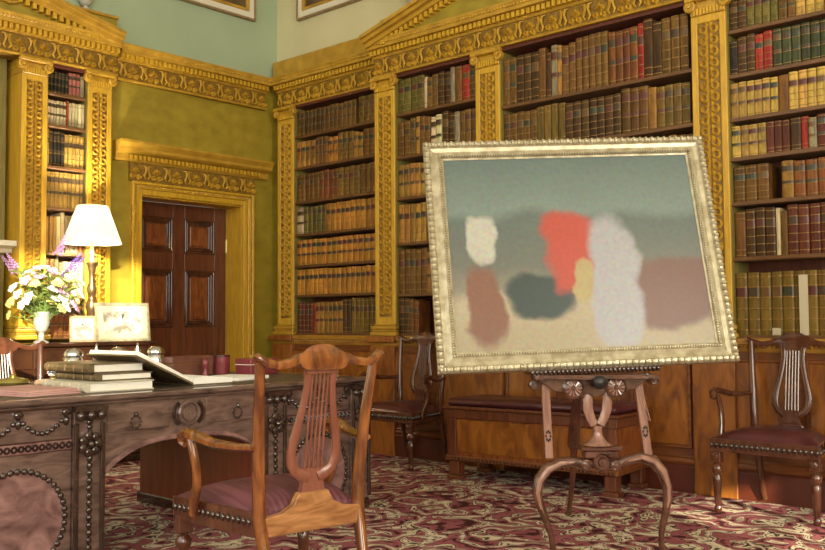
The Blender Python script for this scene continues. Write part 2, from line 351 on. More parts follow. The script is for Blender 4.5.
# window walls behind the camera
def holed(fixed0, fixed1, lo, hi, holes, axis):
    mb = MB(); cuts = [lo]
    def bx(a, b, z0, z1):
        if axis == 'x': mb.box(fixed0, fixed1, a, b, z0, z1)
        else: mb.box(a, b, fixed0, fixed1, z0, z1)
    prev = lo
    for a, b in holes:
        bx(prev, a, 0, CEIL); bx(a, b, 0, WZ0); bx(a, b, WZ1, CEIL); prev = b
    bx(prev, hi, 0, CEIL); return mb
struct('wall_window_side', holed(WIN_X, WIN_X+0.2, -3.4, 6.3, WX, 'x'), 'wall_lit', 'cream wall with tall windows facing the door', 'wall')
struct('wall_back', holed(WIN_Y-0.2, WIN_Y, -7.6, 3.8, WY, 'y'), 'wall_lit', 'cream wall with three tall windows facing the bookcases', 'wall')
wi = 1
for side, holes in (('x', WX), ('y', WY)):
    for a, b in holes:
        mb = MB(); c = (a+b)/2
        def bar(s0, s1, z0, z1):
            if side == 'x': mb.box(WIN_X+0.06, WIN_X+0.10, s0, s1, z0, z1)
            else: mb.box(s0, s1, WIN_Y-0.10, WIN_Y-0.06, z0, z1)
        for k in (a+0.03, a+(b-a)/3, a+2*(b-a)/3, b-0.03): bar(k-0.02, k+0.02, WZ0, WZ1)
        for k in range(6): z = WZ0+0.03+(WZ1-WZ0-0.06)*k/5; bar(a, b, z-0.02, z+0.02)
        struct('window_%d' % wi, mb, 'white_paint', 'tall sash window frame with glazing bars', 'window'); wi += 1

# added unseen blind over the second side window, cuts sun above the floor streak
bl = thing('sun_cut_blind', 'added unseen blind over a side window, limiting the sun patch', 'blind', (WIN_X+0.03, (WX[1][0]+WX[1][1])/2, 1.95))
hw = (WX[1][1]-WX[1][0])/2
part('sun_cut_sheet', MB().box(-0.004, 0.004, -hw, hw, 0.0, WZ1-1.95), 'plaster', bl)
part('bottom_bar', MB().box(-0.012, 0.012, -hw, hw, -0.03, 0.0), 'white_paint', bl, bevel=0.004)

# added unseen hedge outside the side windows, blocks low sun from the desk
hg = thing('sun_block_hedge', 'added unseen hedge outside the side windows, blocking low sun', 'hedge', (9.3, -4.75, -0.3))
hb_ = MB(); NY, NZ = 16, 22; rh = random.Random(5); V = []; F = []
for sx in (0, 1):
    for i in range(NZ+1):
        for j in range(NY+1):
            V.append(((sx*0.9-0.3)+rh.uniform(-0.07, 0.07), -1.6+3.2*j/NY, 5.35*i/NZ+(rh.uniform(-0.05, 0.05) if i else 0)))
q = (NZ+1)*(NY+1)
for sx in (0, 1):
    for i in range(NZ):
        for j in range(NY): k = sx*q+i*(NY+1)+j; F.append((k, k+1, k+NY+2, k+NY+1))
for j in range(NY): a = NZ*(NY+1)+j; F.append((a, a+1, q+a+1, q+a))
for i in range(NZ):
    for j in (0, NY): a = i*(NY+1)+j; F.append((a, a+NY+1, q+a+NY+1, q+a))
part('sun_block_body', hb_.add(V, F), 'leaf', hg)
part('sun_block_base', MB().box(-0.1, 0.1, -1.5, 1.5, -0.2, 0.1), 'frame_wood', hg)

# carpet
mb = MB().box(-6.95, 3.3, -2.9, 5.52, 0.0, 0.012)
tag(part('carpet', mb, 'carpet'), 'large red carpet with cream and black scroll pattern covering the floor', 'carpet')

# ------------------------------------------------------------------ carved woodwork
ZR = 0.985      # top of the dado rail
ZF = 3.19       # underside of the frieze
ZC0, ZC = 3.355, 3.49
def frieze_motif():
    mb = MB()
    for k in range(5):                                   # palmette leaves
        a = (k-2)*0.48; L_ = 0.068-0.006*abs(k-2); c = (0, 0, -0.02)
        tip = (math.sin(a)*L_, 0.004, c[2]+math.cos(a)*L_); w = 0.011
        nx, nz_ = math.cos(a)*w, -math.sin(a)*w; md = ((tip[0]+c[0])/2*1.25, 0.034, c[2]+(tip[2]-c[2])*0.62)
        b0 = (c[0], 0, c[2]); l = (md[0]-nx, 0, md[2]-nz_); r = (md[0]+nx, 0, md[2]+nz_)
        mb.add([b0, l, tip, r, md], [(0, 1, 4), (1, 2, 4), (2, 3, 4), (3, 0, 4)])
    for sx in (-1, 1):
        mb.ring((sx*0.030, 0, -0.045), 0.016, 0.010, 0.028, 7)
    return mb.mesh('frieze_ornament', 'carved')
def frieze_motif2():
    mb = MB()
    for sx in (-1, 1):
        pts = [(sx*0.040, 0.010, 0.055), (sx*0.018, 0.016, 0.050), (sx*0.012, 0.018, 0.010), (sx*0.030, 0.018, -0.035), (sx*0.012, 0.012, -0.058)]
        mb.tube(pts, [0.006, 0.009, 0.010, 0.010, 0.005], 4)
    mb.ball((0, 0.008, 0.035), (0.012, 0.012, 0.016), 6, 4)
    return mb.mesh('frieze_scroll', 'carved')
FM1, FM2 = frieze_motif(), frieze_motif2()
def dentil_row(L_, z0, z1, y0, y1, pitch=0.045):
    mb = MB(); n = int(L_/pitch)
    for k in range(n):
        x = -L_/2+(k+0.5)*L_/n; mb.box(x-pitch*0.31, x+pitch*0.31, y0, y1, z0, z1)
    return mb
def entablature(wall, s0, s1, plane, label, pitch=0.098, zf=ZF, zc0=ZC0, zc=ZC, depth=0.25, proj=0.105, motif_scale=1.0):
    """plane: frieze face"""
    t = wall_root('entablature', label, 'cornice', wall, (s0+s1)/2, plane, zf); L_ = s1-s0; H = zc0-zf
    part('frieze', MB().box(-L_/2, L_/2, -depth, 0, 0, H), 'carved_ground_shade', t)
    part('architrave_moulding', MB().prism([(0, 0), (0.018, 0.0), (0.024, 0.010), (0.010, 0.022), (0, 0.022)], 'x', -L_/2, L_/2), 'gold_h', t)
    h = zc-zf; p = proj
    prof = [(-depth, H), (0.012, H), (0.020, H+0.012), (0.020, H+0.02), (0.022, H+0.02), (0.022, H+0.060), (0.05*p/0.105+0.01, H+0.064), (p*0.80, H+0.066), (p*0.80, H+0.094), (p*0.86, H+0.100), (p, h-0.010), (p, h), (-depth, h)]
    part('cornice_moulding', MB().prism(prof, 'x', -L_/2, L_/2), 'gold_h', t)
    part('dentil', dentil_row(L_, H+0.018, H+0.060, 0.018, 0.062), 'gold', t, kind='stuff')
    bd = MB(); n = int(L_/0.03)
    for k in range(n): bd.ball((-L_/2+(k+0.5)*L_/n, p*0.86, H+0.102), (0.012, 0.010, 0.011), 5, 3)
    part('egg_moulding', bd, 'carved', t, kind='stuff')
    n = max(2, int(L_/pitch))
    for k in range(n):
        o = link('frieze_ornament', FM1 if k % 2 == 0 else FM2, t, (-L_/2+(k+0.5)*L_/n, 0.0, 0.025+(H-0.025)/2))
        if motif_scale != 1: o.scale = (motif_scale,)*3
    return t
entablature('R', -6.998, -5.56, 5.795, 'carved gold entablature over the bookcase bay nearest the door')
entablature('R', -5.502, -1.26, 5.62, 'carved gold entablature under the wide pediment of the long bookcase')
entablature('L', 4.10, 5.715, -7.09, 'carved gold entablature above the mahogany door', depth=0.028)
entablature('L', 0.3, 4.05, -7.0, 'carved gold entablature over the lamp side bookcase and chimney', depth=0.19)

def pediment(wall, s0, s1, plane, zb, slope, label):
    t = wall_root('pediment', label, 'pediment', wall, (s0+s1)/2, plane, zb); L_ = s1-s0; hx = L_/2; H = hx*slope
    part('tympanum', MB().prism([(-hx+0.15, 0), (hx-0.15, 0), (0, H-0.05)], 'y', -0.13, -0.02), 'olive', t)
    c, s_ = 1/math.hypot(1, slope), slope/math.hypot(1, slope); LL = hx/c
    for sx in (-1, 1):
        mb = MB()
        for v0, v1, d0, d1 in ((-0.012, 0.022, -0.13, 0.045), (0.022, 0.052, -0.13, 0.085), (0.052, 0.080, -0.13, 0.115)):
            a0_, a1_, b1_, b0_ = (hx*sx, v0/c), (0, H+v0/c), (0, H+v1/c), (hx*sx, v1/c)
            mb.prism([a0_, a1_, b1_, b0_], 'y', d0, d1)
        part('raking_cornice', mb, 'gold_h', t)
        db = MB(); n = int(LL/0.055)
        for k in range(3, n):
            u = hx*(1-(k+0.5)/n); z = H*(1-u/hx)-0.012
            db.prism([(sx*u-0.016, z-0.045+0.0), (sx*u+0.016, z-0.045), (sx*u+0.016, z), (sx*u-0.016, z)], 'y', -0.03, 0.03)
        part('dentil', db, 'gold', t, kind='stuff')
    tr = MB()
    for sx in (-1, 1):
        pts = [(sx*(0.25+0.07*k), 0.0, H*0.36+0.10*math.sin(k*1.1)*max(0, 1-k*0.07)) for k in range(12)]
        tr.tube(pts, [0.030-0.0015*k for k in range(12)], 5)
        for k in range(1, 12, 2): tr.ball((pts[k][0], 0.0, pts[k][2]+0.05), (0.05, 0.03, 0.035), 6, 4)
    part('foliate_relief', tr, 'carved', t, kind='stuff')
    return t
pediment('R', -5.50, -1.28, 5.55, ZC-0.045, 0.256, 'broad gold pediment crowning the long bookcase behind the painting')
pediment('L', 0.28, 4.03, -6.93, ZC-0.045, 0.225, 'gold pediment above the fireplace wall and lamp side bookcase')
# blocking course on top of the plain bay, plinths with stone busts' bases
t = wall_root('blocking_course', 'plain gold ledge on top of the cornice in the room corner', 'ledge', 'R', -6.36, RY, 3.49)
part('ledge_block', MB().box(-0.83, 0.80, 0.0, 0.09, 0, 0.215), 'gold_h', t, bevel=0.006)
def plinth(wall, s, plane, z, w, hd, us, label1, label2):
    t = wall_root('plinth', label1, 'plinth', wall, s, plane, z); 
    part('block', MB().box(-w/2, w/2, -hd, hd, 0, 0.20), 'olive', t, bevel=0.006)
    part('cap_moulding', MB().box(-w/2-0.012, w/2+0.012, -hd, hd+0.012, 0.20, 0.225), 'gold_h', t, bevel=0.006)
    u = wall_root('stone_urn', label2, 'urn', wall, s, plane, z+0.225); u.scale = (us, us, us)
    part('foot', MB().lathe([(0.115, 0), (0.115, 0.03), (0.085, 0.05), (0.05, 0.085), (0.045, 0.10), (0.06, 0.11)], seg=16), 'stone', u, smooth=True)
    part('bowl', MB().lathe([(0.05, 0.11), (0.10, 0.15), (0.16, 0.24), (0.175, 0.34), (0.16, 0.38), (0.18, 0.40), (0.18, 0.42), (0.10, 0.44), (0.12, 0.50), (0.03, 0.56), (0.03, 0.60), (0.0, 0.61)], seg=16), 'stone', u, smooth=True)
plinth('R', -5.18, 5.815, 3.50, 0.62, 0.115, 0.72, 'olive block plinth behind the slope of the long bookcase pediment', 'pale stone urn standing behind the long bookcase pediment')
plinth('L', 3.83, -7.132, 3.50, 0.52, 0.065, 0.40, 'olive block plinth behind the slope of the fireplace wall pediment', 'pale stone urn standing behind the fireplace wall pediment')

def orn_ring():
    return MB().ring((0, 0, 0), 0.022, 0.009, 0.020, 9).mesh('ring_ornament', 'carved')
def orn_leaf():
    mb = MB()
    for sx in (-1, 1):
        mb.add([(sx*0.012, 0, -0.03), (sx*0.028, 0, 0.0), (sx*0.010, 0, 0.03), (sx*0.002, 0, 0.0), (sx*0.014, 0.020, 0.0)], [(0, 1, 4), (1, 2, 4), (2, 3, 4), (3, 0, 4)])
    return mb.mesh('leaf_ornament', 'carved')
OR, OL = orn_ring(), orn_leaf()
def pilaster(wall, s, plane, label, depth=0.18, w=0.232, zb=ZR, zt=ZF):
    t = wall_root('pilaster', label, 'pilaster', wall, s, plane, zb); H = zt-zb; zc = H-0.125; z0 = 0.10
    part('shaft', MB().box(-w/2+0.004, w/2-0.004, -depth, -0.012, z0, zc+0.02), 'carved_ground_shade', t)
    fr = MB(); bw = 0.042
    fr.box(-w/2, -w/2+bw, -depth, 0, z0, zc).box(w/2-bw, w/2, -depth, 0, z0, zc).box(-w/2+bw, w/2-bw, -0.03, 0, z0, z0+0.06).box(-w/2+bw, w/2-bw, -0.03, 0, zc-0.05, zc)
    part('border', fr, 'gold', t, bevel=0.004)
    b_ = MB()
    for z_0, z_1, o in ((0.0, 0.035, 0.035), (0.035, 0.055, 0.022), (0.055, 0.085, 0.030), (0.085, 0.10, 0.012)): b_.box(-w/2-o, w/2+o, -0.012, o, z_0, z_1).box(-w/2, w/2, -depth, -0.012, z_0, z_1)
    part('base_moulding', b_, 'gold_h', t, bevel=0.007)
    cp = part('capital', MB().box(-w/2, w/2, -depth, 0.006, zc, zc+0.05).box(-w/2-0.028, w/2+0.028, -0.012, 0.035, zc+0.095, H).box(-w/2, w/2, -depth, -0.012, zc+0.05, H), 'carved', t, bevel=0.005)
    fl = MB()
    for k in range(9): fl.box(-w/2+0.014+k*(w-0.028)/9, -w/2+0.014+(k+0.6)*(w-0.028)/9, 0.0, 0.014, zc+0.004, zc+0.046)
    part('fluting', fl, 'gold', cp)
    for sx in (-1, 1):
        v = MB().lathe([(0.040, -0.012), (0.040, 0.022), (0.030, 0.028), (0.028, 0.020), (0.014, 0.020), (0.012, 0.034), (0.0, 0.036)], (sx*(w/2-0.002), 0.0, zc+0.068), 12, 'y')
        part('volute', v, 'carved', cp, smooth=True)
    n = int((zc-z0-0.12)/0.074)
    for k in range(n):
        z = z0+0.07+(k+0.5)*(zc-z0-0.13)/n
        for sx in (-1, 1): link('ring_ornament', OR, t, (sx*0.035, -0.012, z))
        link('leaf_ornament', OL, t, (0, -0.012, z+0.037))
    return t
pilaster('R', -6.847, 5.76, 'carved gold pilaster in the room corner beside the door', 0.3)
pilaster('R', -5.385, 5.62, 'carved gold pilaster at the end of the pediment nearest the door', 0.3)
pilaster('R', -4.283, 5.62, 'carved gold pilaster rising behind the upper edge of the painting', 0.3)
pilaster('R', -2.50, 5.62, 'carved gold pilaster beside the bookcase bay with the armchair below', 0.3)
pilaster('R', -1.38, 5.62, 'carved gold pilaster at the end of the pediment farthest from the door', 0.3)
pilaster('L', 3.345, -7.0, 'carved gold pilaster behind the vase of flowers', 0.3, w=0.21)
pilaster('L', 3.90, -7.0, 'carved gold pilaster behind the lamp shade beside the doorcase', 0.3, w=0.215)

# ------------------------------------------------------------------ bookcases
def bookcase(wall, s0, s1, plane, shelves, zb, zt, label, depth=0.26):
    t = wall_root('bookcase', label, 'bookcase', wall, (s0+s1)/2, plane, zb); w = s1-s0
    part('back_panel', MB().box(-w/2, w/2, -depth, -depth+0.02, 0, zt-zb), 'case_red', t)
    for sx in (-1, 1): part('side_panel', MB().box(*sorted((sx*w/2, sx*(w/2-0.005))), -depth+0.02, 0.0, 0, zt-zb), 'stile', t)
    part('top_panel', MB().box(-w/2+0.005, w/2-0.005, -depth+0.02, 0.0, zt-zb-0.025, zt-zb), 'case_red', t)
    for z in shelves:
        part('shelf', MB().box(-w/2+0.005, w/2-0.005, -depth+0.02, -0.002, z-zb-0.026, z-zb), 'shelf', t, bevel=0.003)
    part('bottom_board', MB().box(-w/2+0.005, w/2-0.005, -depth+0.02, -0.002, 0, 0.02), 'shelf', t)
    return t
BAYS = {
 'B1': ('R', -6.728, -5.505, 5.775, [2.902, 2.597, 2.264, 1.952, 1.652, 1.368], 'tall bookcase bay nearest the door filled with tan leather books', 'bay nearest the door'),
 'B2': ('R', -5.267, -4.400, 5.635, [2.868, 2.50, 2.152, 1.768, 1.339], 'narrow bookcase bay beside the corner bay, half hidden by the painting', 'narrow bay beside the painting'),
 'B3': ('R', -4.166, -2.617, 5.635, [2.755, 2.394, 2.03, 1.67, 1.30], 'wide bookcase bay behind the framed painting', 'wide bay behind the painting'),
 'B4': ('R', -2.383, -1.497, 5.635, [2.948, 2.66, 2.38, 2.128, 1.843, 1.494], 'bookcase bay above the leather armchair by the wall', 'bay above the leather armchair'),
 'B5': ('L', 3.452, 3.792, -7.014, [2.975, 2.714, 2.378, 2.044, 1.68, 1.318], 'slim bookcase bay behind the table lamp', 'slim bay behind the lamp')}
for k, (wl, a, b, pl, sh, lb, dc) in list(BAYS.items()):
    sh = [1.1+(z-1.1)*0.992 for z in sh]; BAYS[k] = (wl, a, b, pl, sh, lb, dc)
    bookcase(wl, a, b, pl, sh, ZR, ZF, lb)
# stiles beside the openings on the right-hand wall's long run are covered by the pilasters

# book mesh: unit box, spine on +Y (rounded) with raised bands
def book_mesh(kind, spine='spine', dims=None):
    mb = MB(); dm = dims or (1, 1, 1)
    sec = [(-0.5, -1.0), (-0.5, -0.05), (-0.34, -0.012), (0.0, 0.0), (0.34, -0.012), (0.5, -0.05), (0.5, -1.0)]
    if kind == 0: bands = [0.08, 0.25, 0.42, 0.60, 0.77, 0.93]; lab = [(0.62, 0.755)]
    elif kind == 1: bands = [0.06, 0.36, 0.70, 0.94]; lab = [(0.715, 0.86), (0.38, 0.46)]
    elif kind == 2: bands = [0.04, 0.16, 0.84, 0.96]; lab = []
    else: bands = []; lab = []
    lv = [(0, 0, 0)]; 
    ev = []
    for z in bands: ev += [(z-0.013, 'b0'), (z+0.013, 'b1')]
    for a, b in lab: ev += [(a, 'l0'), (b, 'l1')]
    ev.sort(); rows = [(0.0, 0, 0)]; cur = 0
    for z, e in ev:
        if e == 'b0': rows += [(z, 0, cur), (z+0.004, 1, 1)]
        elif e == 'b1': rows += [(z-0.004, 1, 1), (z, 0, cur)]; 
        elif e == 'l0': rows.append((z, 0, 0)); cur = 2
        else: rows.append((z, 0, 2)); cur = 0
    rows.append((1.0, 0, 0))
    V = []; n = len(sec)
    for z, bl, _ in rows:
        for x, y in sec:
            yy = y+(0.018 if bl and y > -0.2 else 0)
            V.append((x*(1.0), yy, z))
    F = []; M = []
    for i in range(len(rows)-1):
        # material of the strip
        zc = (rows[i][0]+rows[i+1][0])/2
        mi = 0
        if any(abs(zc-b) < 0.0095 for b in bands) and kind != 3: mi = 1
        elif any(a < zc < b for a, b in lab): mi = 2
        for k in range(n-1):
            F.append((i*n+k, i*n+k+1, (i+1)*n+k+1, (i+1)*n+k)); M.append(mi if 1 <= k <= 4 else 0)
        F.append((i*n+n-1, i*n, (i+1)*n, (i+1)*n+n-1)); M.append(0)
    T = (len(rows)-1)*n
    F.append(tuple(range(n))); M.append(0); F.append(tuple(T+k for k in range(n))); M.append(3)
    mb.V = V; mb.F = F; mb.M = M
    if dims is not None: return mb
    return mb.mesh('book', ['spine', 'gilt_line', 'title', 'paper'])
BOOKS = [book_mesh(k) for k in range(4)]
PAL = {  # name: linear colour
 'olive-brown': (0.170, 0.105, 0.020), 'brown': (0.150, 0.075, 0.018), 'dark brown': (0.070, 0.036, 0.012), 'tan': (0.36, 0.190, 0.038), 'orange-tan': (0.43, 0.205, 0.030),
 'maroon': (0.10, 0.028, 0.015), 'red': (0.33, 0.030, 0.022), 'black': (0.024, 0.020, 0.014), 'dark green': (0.050, 0.062, 0.024), 'olive-green': (0.13, 0.115, 0.025),
 'cream': (0.58, 0.50, 0.30), 'golden': (0.46, 0.30, 0.070), 'pink': (0.42, 0.14, 0.13), 'grey': (0.26, 0.22, 0.14), 'reddish-brown': (0.18, 0.062, 0.018)}
ORD = ['top', 'second', 'third', 'fourth', 'fifth', 'sixth', 'lowest']
book_list = []
# row spec: list of (count, colour, mesh kind, relative width); '_' is a gap
ROWS = {
 'B1': [[(3, 'olive-brown', 1, 1), (11, 'brown', 1, 1), (1, '_', 0, .5), (4, 'olive-brown', 0, 1.15), (1, '_', 0, 1.2)],
        [(4, 'tan', 0, 1), (3, 'brown', 1, .9), (2, 'orange-tan', 1, 1.1), (3, 'olive-brown', 0, 1), (2, 'tan', 1, 1), (3, 'brown', 0, 1.1), (1, 'dark brown', 2, 1)],
        [(5, 'brown', 0, 1), (4, 'reddish-brown', 1, 1), (4, 'olive-brown', 0, 1.1), (3, 'brown', 2, 1), (2, 'tan', 1, 1)],
        [(1, 'cream', 1, 1.6), (5, 'olive-green', 1, .95), (12, 'orange-tan', 0, 1)],
        [(17, 'orange-tan', 1, 1)],
        [(19, 'orange-tan', 0, 1)],
        [(4, 'maroon', 0, .9), (1, 'red', 2, .6), (6, 'tan', 1, 1), (2, 'dark brown', 2, .9), (8, 'olive-brown', 0, .9)]],
 'B2': [[(4, 'olive-green', 0, 1.1), (1, 'cream', 2, .5), (2, 'brown', 1, .9), (2, 'dark brown', 0, .9), (1, 'grey', 2, .7), (1, 'brown', 2, 1), (1, 'red', 0, 1.2), (1, 'brown', 0, .9)],
        [(2, 'brown', 0, 1.1), (1, 'olive-brown', 1, .9), (1, 'tan', 1, .7), (2, 'brown', 0, .9), (2, 'cream', 1, .9), (2, 'dark brown', 0, 1), (1, 'grey', 2, .8), (3, 'brown', 1, .9)],
        [(4, 'tan', 1, 1), (2, 'golden', 1, 1)], [(5, 'tan', 0, 1.1), (1, 'olive-brown', 0, 1)], [(5, 'brown', 0, 1.2), (1, 'tan', 1, 1)], [(2, 'dark brown', 0, 1.1), (1, 'brown', 0, 1), (1, 'reddish-brown', 0, 1), (1, '_', 0, 3)]],
 'B3': [[(2, 'brown', 1, 1), (3, 'dark brown', 0, 1.1), (1, 'brown', 2, 1), (1, 'dark brown', 2, .7), (1, 'grey', 1, .9), (1, 'tan', 1, .6), (2, 'brown', 0, 1), (5, 'brown', 0, .85), (4, 'reddish-brown', 1, .9), (1, 'red', 0, .7), (2, 'dark brown', 2, 1.1), (3, 'brown', 0, 1)],
        [(5, 'brown', 0, .9), (4, 'olive-brown', 2, .9), (7, 'dark brown', 0, .95), (3, 'brown', 1, 1), (1, 'tan', 2, .9), (4, 'olive-brown', 1, .9)]],
 'B4': [[(2, 'dark brown', 0, .9), (4, 'olive-green', 0, .8), (2, 'brown', 1, .9), (3, 'golden', 0, .9), (2, 'tan', 1, 1), (3, 'brown', 1, .9)],
        [(1, 'black', 2, .9), (2, 'dark brown', 0, 1), (2, 'red', 0, 1), (7, 'dark green', 1, 1.05), (2, 'cream', 2, 1.2), (1, 'grey', 2, 1)],
        [(6, 'golden', 1, .85), (1, 'brown', 3, 1.2), (9, 'golden', 0, .95)],
        [(4, 'golden', 1, .9), (3, 'maroon', 2, .8), (1, 'dark brown', 2, 1.1), (1, 'red', 2, .7), (1, 'grey', 1, .8), (2, 'maroon', 1, .9), (1, 'tan', 1, .9), (3, 'dark green', 1, 1)],
        [(3, 'brown', 0, 1.2), (1, '_', 0, 1.2), (1, 'tan', 1, 1.2), (5, 'reddish-brown', 1, 1.1), (2, 'maroon', 0, 1.1)],
        [(1, 'brown', 2, 1.1), (3, 'dark brown', 0, 1), (1, 'cream', 3, .45), (1, 'brown', 3, .7), (5, 'maroon', 0, 1), (3, 'brown', 1, 1.1)],
        [(10, 'olive-brown', 0, 1.2), (2, 'brown', 0, 1.2)]],
 'B5': [[(6, 'black', 1, .9), (3, 'pink', 1, 1), (1, 'grey', 2, 1.1)], [(6, 'cream', 1, 1), (1, 'red', 2, .7), (5, 'cream', 2, 1)], [(1, 'tan', 0, .8), (4, 'black', 1, 1), (5, 'golden', 0, 1)],
        [(9, 'golden', 1, 1)], [(3, 'tan', 2, .8), (2, 'cream', 3, .9), (3, 'grey', 2, 1), (1, 'reddish-brown', 0, .9)], [(2, 'brown', 0, 1), (2, 'grey', 2, 1), (4, 'cream', 3, 1.1)], [(8, 'reddish-brown', 1, 1)]]}
for key, rows in ROWS.items():
    wl, a, b, pl, sh, _, desc = BAYS[key]
    tops = [ZF-0.03]+[z-0.026 for z in sh]; bots = sh+[ZR+0.02]
    a2, b2 = a+0.007, b-0.007
    for ri, row in enumerate(rows):
        gap = tops[ri]-bots[ri]
        if key == 'B2' and ri >= 2: b2r = a2+0.37
        else: b2r = b2
        tot = sum(n*w for n, c, k, w in row); unit = (b2r-a2)/tot; s = a2
        for n, c, k, w in row:
            fam = 0.84 + 0.10*random.random()
            hd = 0.0
            for q in range(n):
                bw = unit*w*random.uniform(0.93, 1.04)
                bw = min(bw, b2r-s)
                if c != '_' and bw > 0.008:
                    hh = gap*(fam+random.uniform(-0.012, 0.012) if n > 2 else fam+random.uniform(-0.06, 0.05)); hh = min(hh, gap-0.012)
                    if key == 'B4' and ri == 6: hh = min(hh, gap*0.84)
                    book_list.append((key, ri, s+bw/2, bw*0.955, hh, random.uniform(0.15, 0.18), c, k, desc, wl, pl, bots[ri]))
                s += bw
def size_px(bk):
    sx, pl = bk[2], bk[10]
    p = Vector((sx, pl, 0)) if bk[9] == 'R' else Vector((pl, sx, 0))
    d = p.dot(Vector((fwd.x, fwd.y, 0))); ax = abs(rv.x) if bk[9] == 'R' else abs(rv.y)
    return bk[3]*bk[4]*ax/d**2
book_list.sort(key=lambda q: -size_px(q))
n_single = min(304, len(book_list))
def hidden_row(key, ri, s0, s1):
    wl, a, b, pl, sh, _, desc = BAYS[key]; rr = random.Random(ri*7+len(key)+int(s0*10))
    tops = [ZF-0.03]+[z-0.026 for z in sh]; bots = sh+[ZR+0.02]; gap = tops[ri]-bots[ri]; s_ = s0
    while s_ < s1-0.03:
        w = rr.uniform(0.045, 0.07); w = min(w, s1-s_)
        book_list.append((key, ri, s_+w/2, w*0.955, gap*rr.uniform(0.82, 0.92), 0.16, rr.choice(['brown', 'brown', 'olive-brown', 'dark brown', 'tan']), rr.choice([0, 0, 1]), desc, wl, pl, bots[ri])); s_ += w
for ri in range(2, 6):
    hidden_row('B3', ri, BAYS['B3'][1]+0.007, BAYS['B3'][2]-0.007)
    hidden_row('B2', ri, BAYS['B2'][1]+0.40, BAYS['B2'][2]-0.007)
many = MB(); many_col = []
for i, (key, ri, s, w, h, dp, c, k, desc, wl, pl, z) in enumerate(book_list):
    base = PAL[c]; f = random.uniform(0.66, 1.08); hue = random.uniform(0.9, 1.1)
    colr = (base[0]*f, base[1]*f*hue, base[2]*f, 1)
    off = 0.014+random.uniform(0, 0.010)
    loc = (s, pl+off, z+0.0005) if wl == 'R' else (pl-off, s, z+0.0005); rz = PI if wl == 'R' else -PI/2
    if i < n_single:
        o = link('book', BOOKS[k], None, loc, (0, 0, rz)); o.scale = (w, dp, h); o.color = colr
        kw = ('ribbed', 'twin-labelled', 'plain-spined', 'smooth')[k]; lb = '%s %s leather book in the %s row of the %s' % (c, kw, ORD[ri], desc)
        tag(o, lb, 'book', '%s %s books, %s row, %s' % (c, kw, ORD[ri], desc))
    else:
        u = book_mesh(k, dims=True); mt = Matrix.Translation(loc) @ Matrix.Rotation(rz, 4, 'Z') @ Matrix.Diagonal((w, dp, h, 1))
        many.add([mt @ Vector(v) for v in u.V], u.F); many.M[-len(u.M):] = u.M
        many_col += [colr]*len(u.F)
if many.F:
    me = bpy.data.meshes.new('small_books'); me.from_pydata(many.V, [], many.F)
    for k in ('spine_many', 'gilt_line', 'title', 'paper'): me.materials.append(MATS[k])
    me.polygons.foreach_set('material_index', many.M)
    ca = me.color_attributes.new('Col', 'FLOAT_COLOR', 'CORNER')
    for p in me.polygons:
        for li in p.loop_indices: ca.data[li].color = many_col[p.index]
    bm = bmesh.new(); bm.from_mesh(me); bmesh.ops.recalc_face_normals(bm, faces=bm.faces); bm.to_mesh(me); bm.free()
    o = link('small_books', me); o['kind'] = 'stuff'; tag(o, 'remaining thin leather books filling gaps on the bookcase shelves', 'books')
# white card slips hanging among the lowest books of the bay above the armchair
for x, z0, h, w, lb in ((-1.955, 1.02, 0.36, 0.052, 'tall cream card slip standing in front of the lowest olive-brown books'), (-2.12, 1.008, 0.055, 0.05, 'small cream paper tag at the foot of the lowest olive-brown books')):
    tag(part('card_slip', MB().box(-w/2, w/2, -0.002, 0.002, 0, h), 'photo_mount', None, loc=(x, 5.641, z0-0.014)), lb, 'card')

# ------------------------------------------------------------------ dado below the bookcases
tr1 = bpy.data.objects.new('trim_1', None); COL.objects.link(tr1); tr1['kind'] = 'structure'; tr1['label'] = 'orange mahogany dado panelling below the bookcases'; tr1['category'] = 'panelling'
def dado_run(x0, x1, y, npan):
    part('dado_board', MB().box(x0, x1, y+0.012, y+0.12, 0.0, 0.93), 'dado_dark', tr1)
    part('skirting', MB().prism([(y-0.012, 0), (y-0.012, 0.165), (y-0.002, 0.18), (y+0.03, 0.18), (y+0.03, 0)], 'x', x0, x1), 'base_red', tr1)
    part('base_moulding', MB().prism([(y-0.010, 0.18), (y-0.016, 0.195), (y-0.006, 0.215), (y-0.010, 0.225), (y, 0.24), (y+0.03, 0.24), (y+0.03, 0.18)], 'x', x0, x1), 'dado_dark', tr1)
    part('rail', MB().prism([(y+0.1, 0.90), (y, 0.90), (y-0.006, 0.915), (y-0.006, 0.935), (y-0.030, 0.95), (y-0.030, 0.972), (y-0.022, ZR), (y+0.26, ZR), (y+0.26, 0.95), (y+0.1, 0.95)], 'x', x0, x1), 'rail_wood', tr1)
    eg = MB(); n = int((x1-x0)/0.035)
    for k in range(n): eg.ball((x0+(k+0.5)*(x1-x0)/n, y-0.014, 0.936), (0.014, 0.014, 0.014), 5, 3)
    part('rail_beading', eg, 'rail_wood', tr1, kind='stuff')
    w = (x1-x0)/npan
    for k in range(npan):
        a, b_ = x0+k*w+0.06, x0+(k+1)*w-0.06
        part('dado_panel', MB().box(a, b_, y-0.002, y+0.012, 0.30, 0.84), 'dado', tr1, bevel=0.004)
        fr = MB()
        for q in ((a-0.02, a, 0.28, 0.86), (b_, b_+0.02, 0.28, 0.86), (a, b_, 0.28, 0.30), (a, b_, 0.84, 0.86)): fr.box(q[0], q[1], y-0.008, y+0.012, q[2], q[3])
        part('panel_moulding', fr, 'dado_dark', tr1, bevel=0.003)
dado_run(-7.0, -5.53, 5.74, 2)
dado_run(-5.53, -4.16, 5.60, 2); dado_run(-4.16, -2.62, 5.60, 3); dado_run(-2.62, 1.2, 5.60, 6)
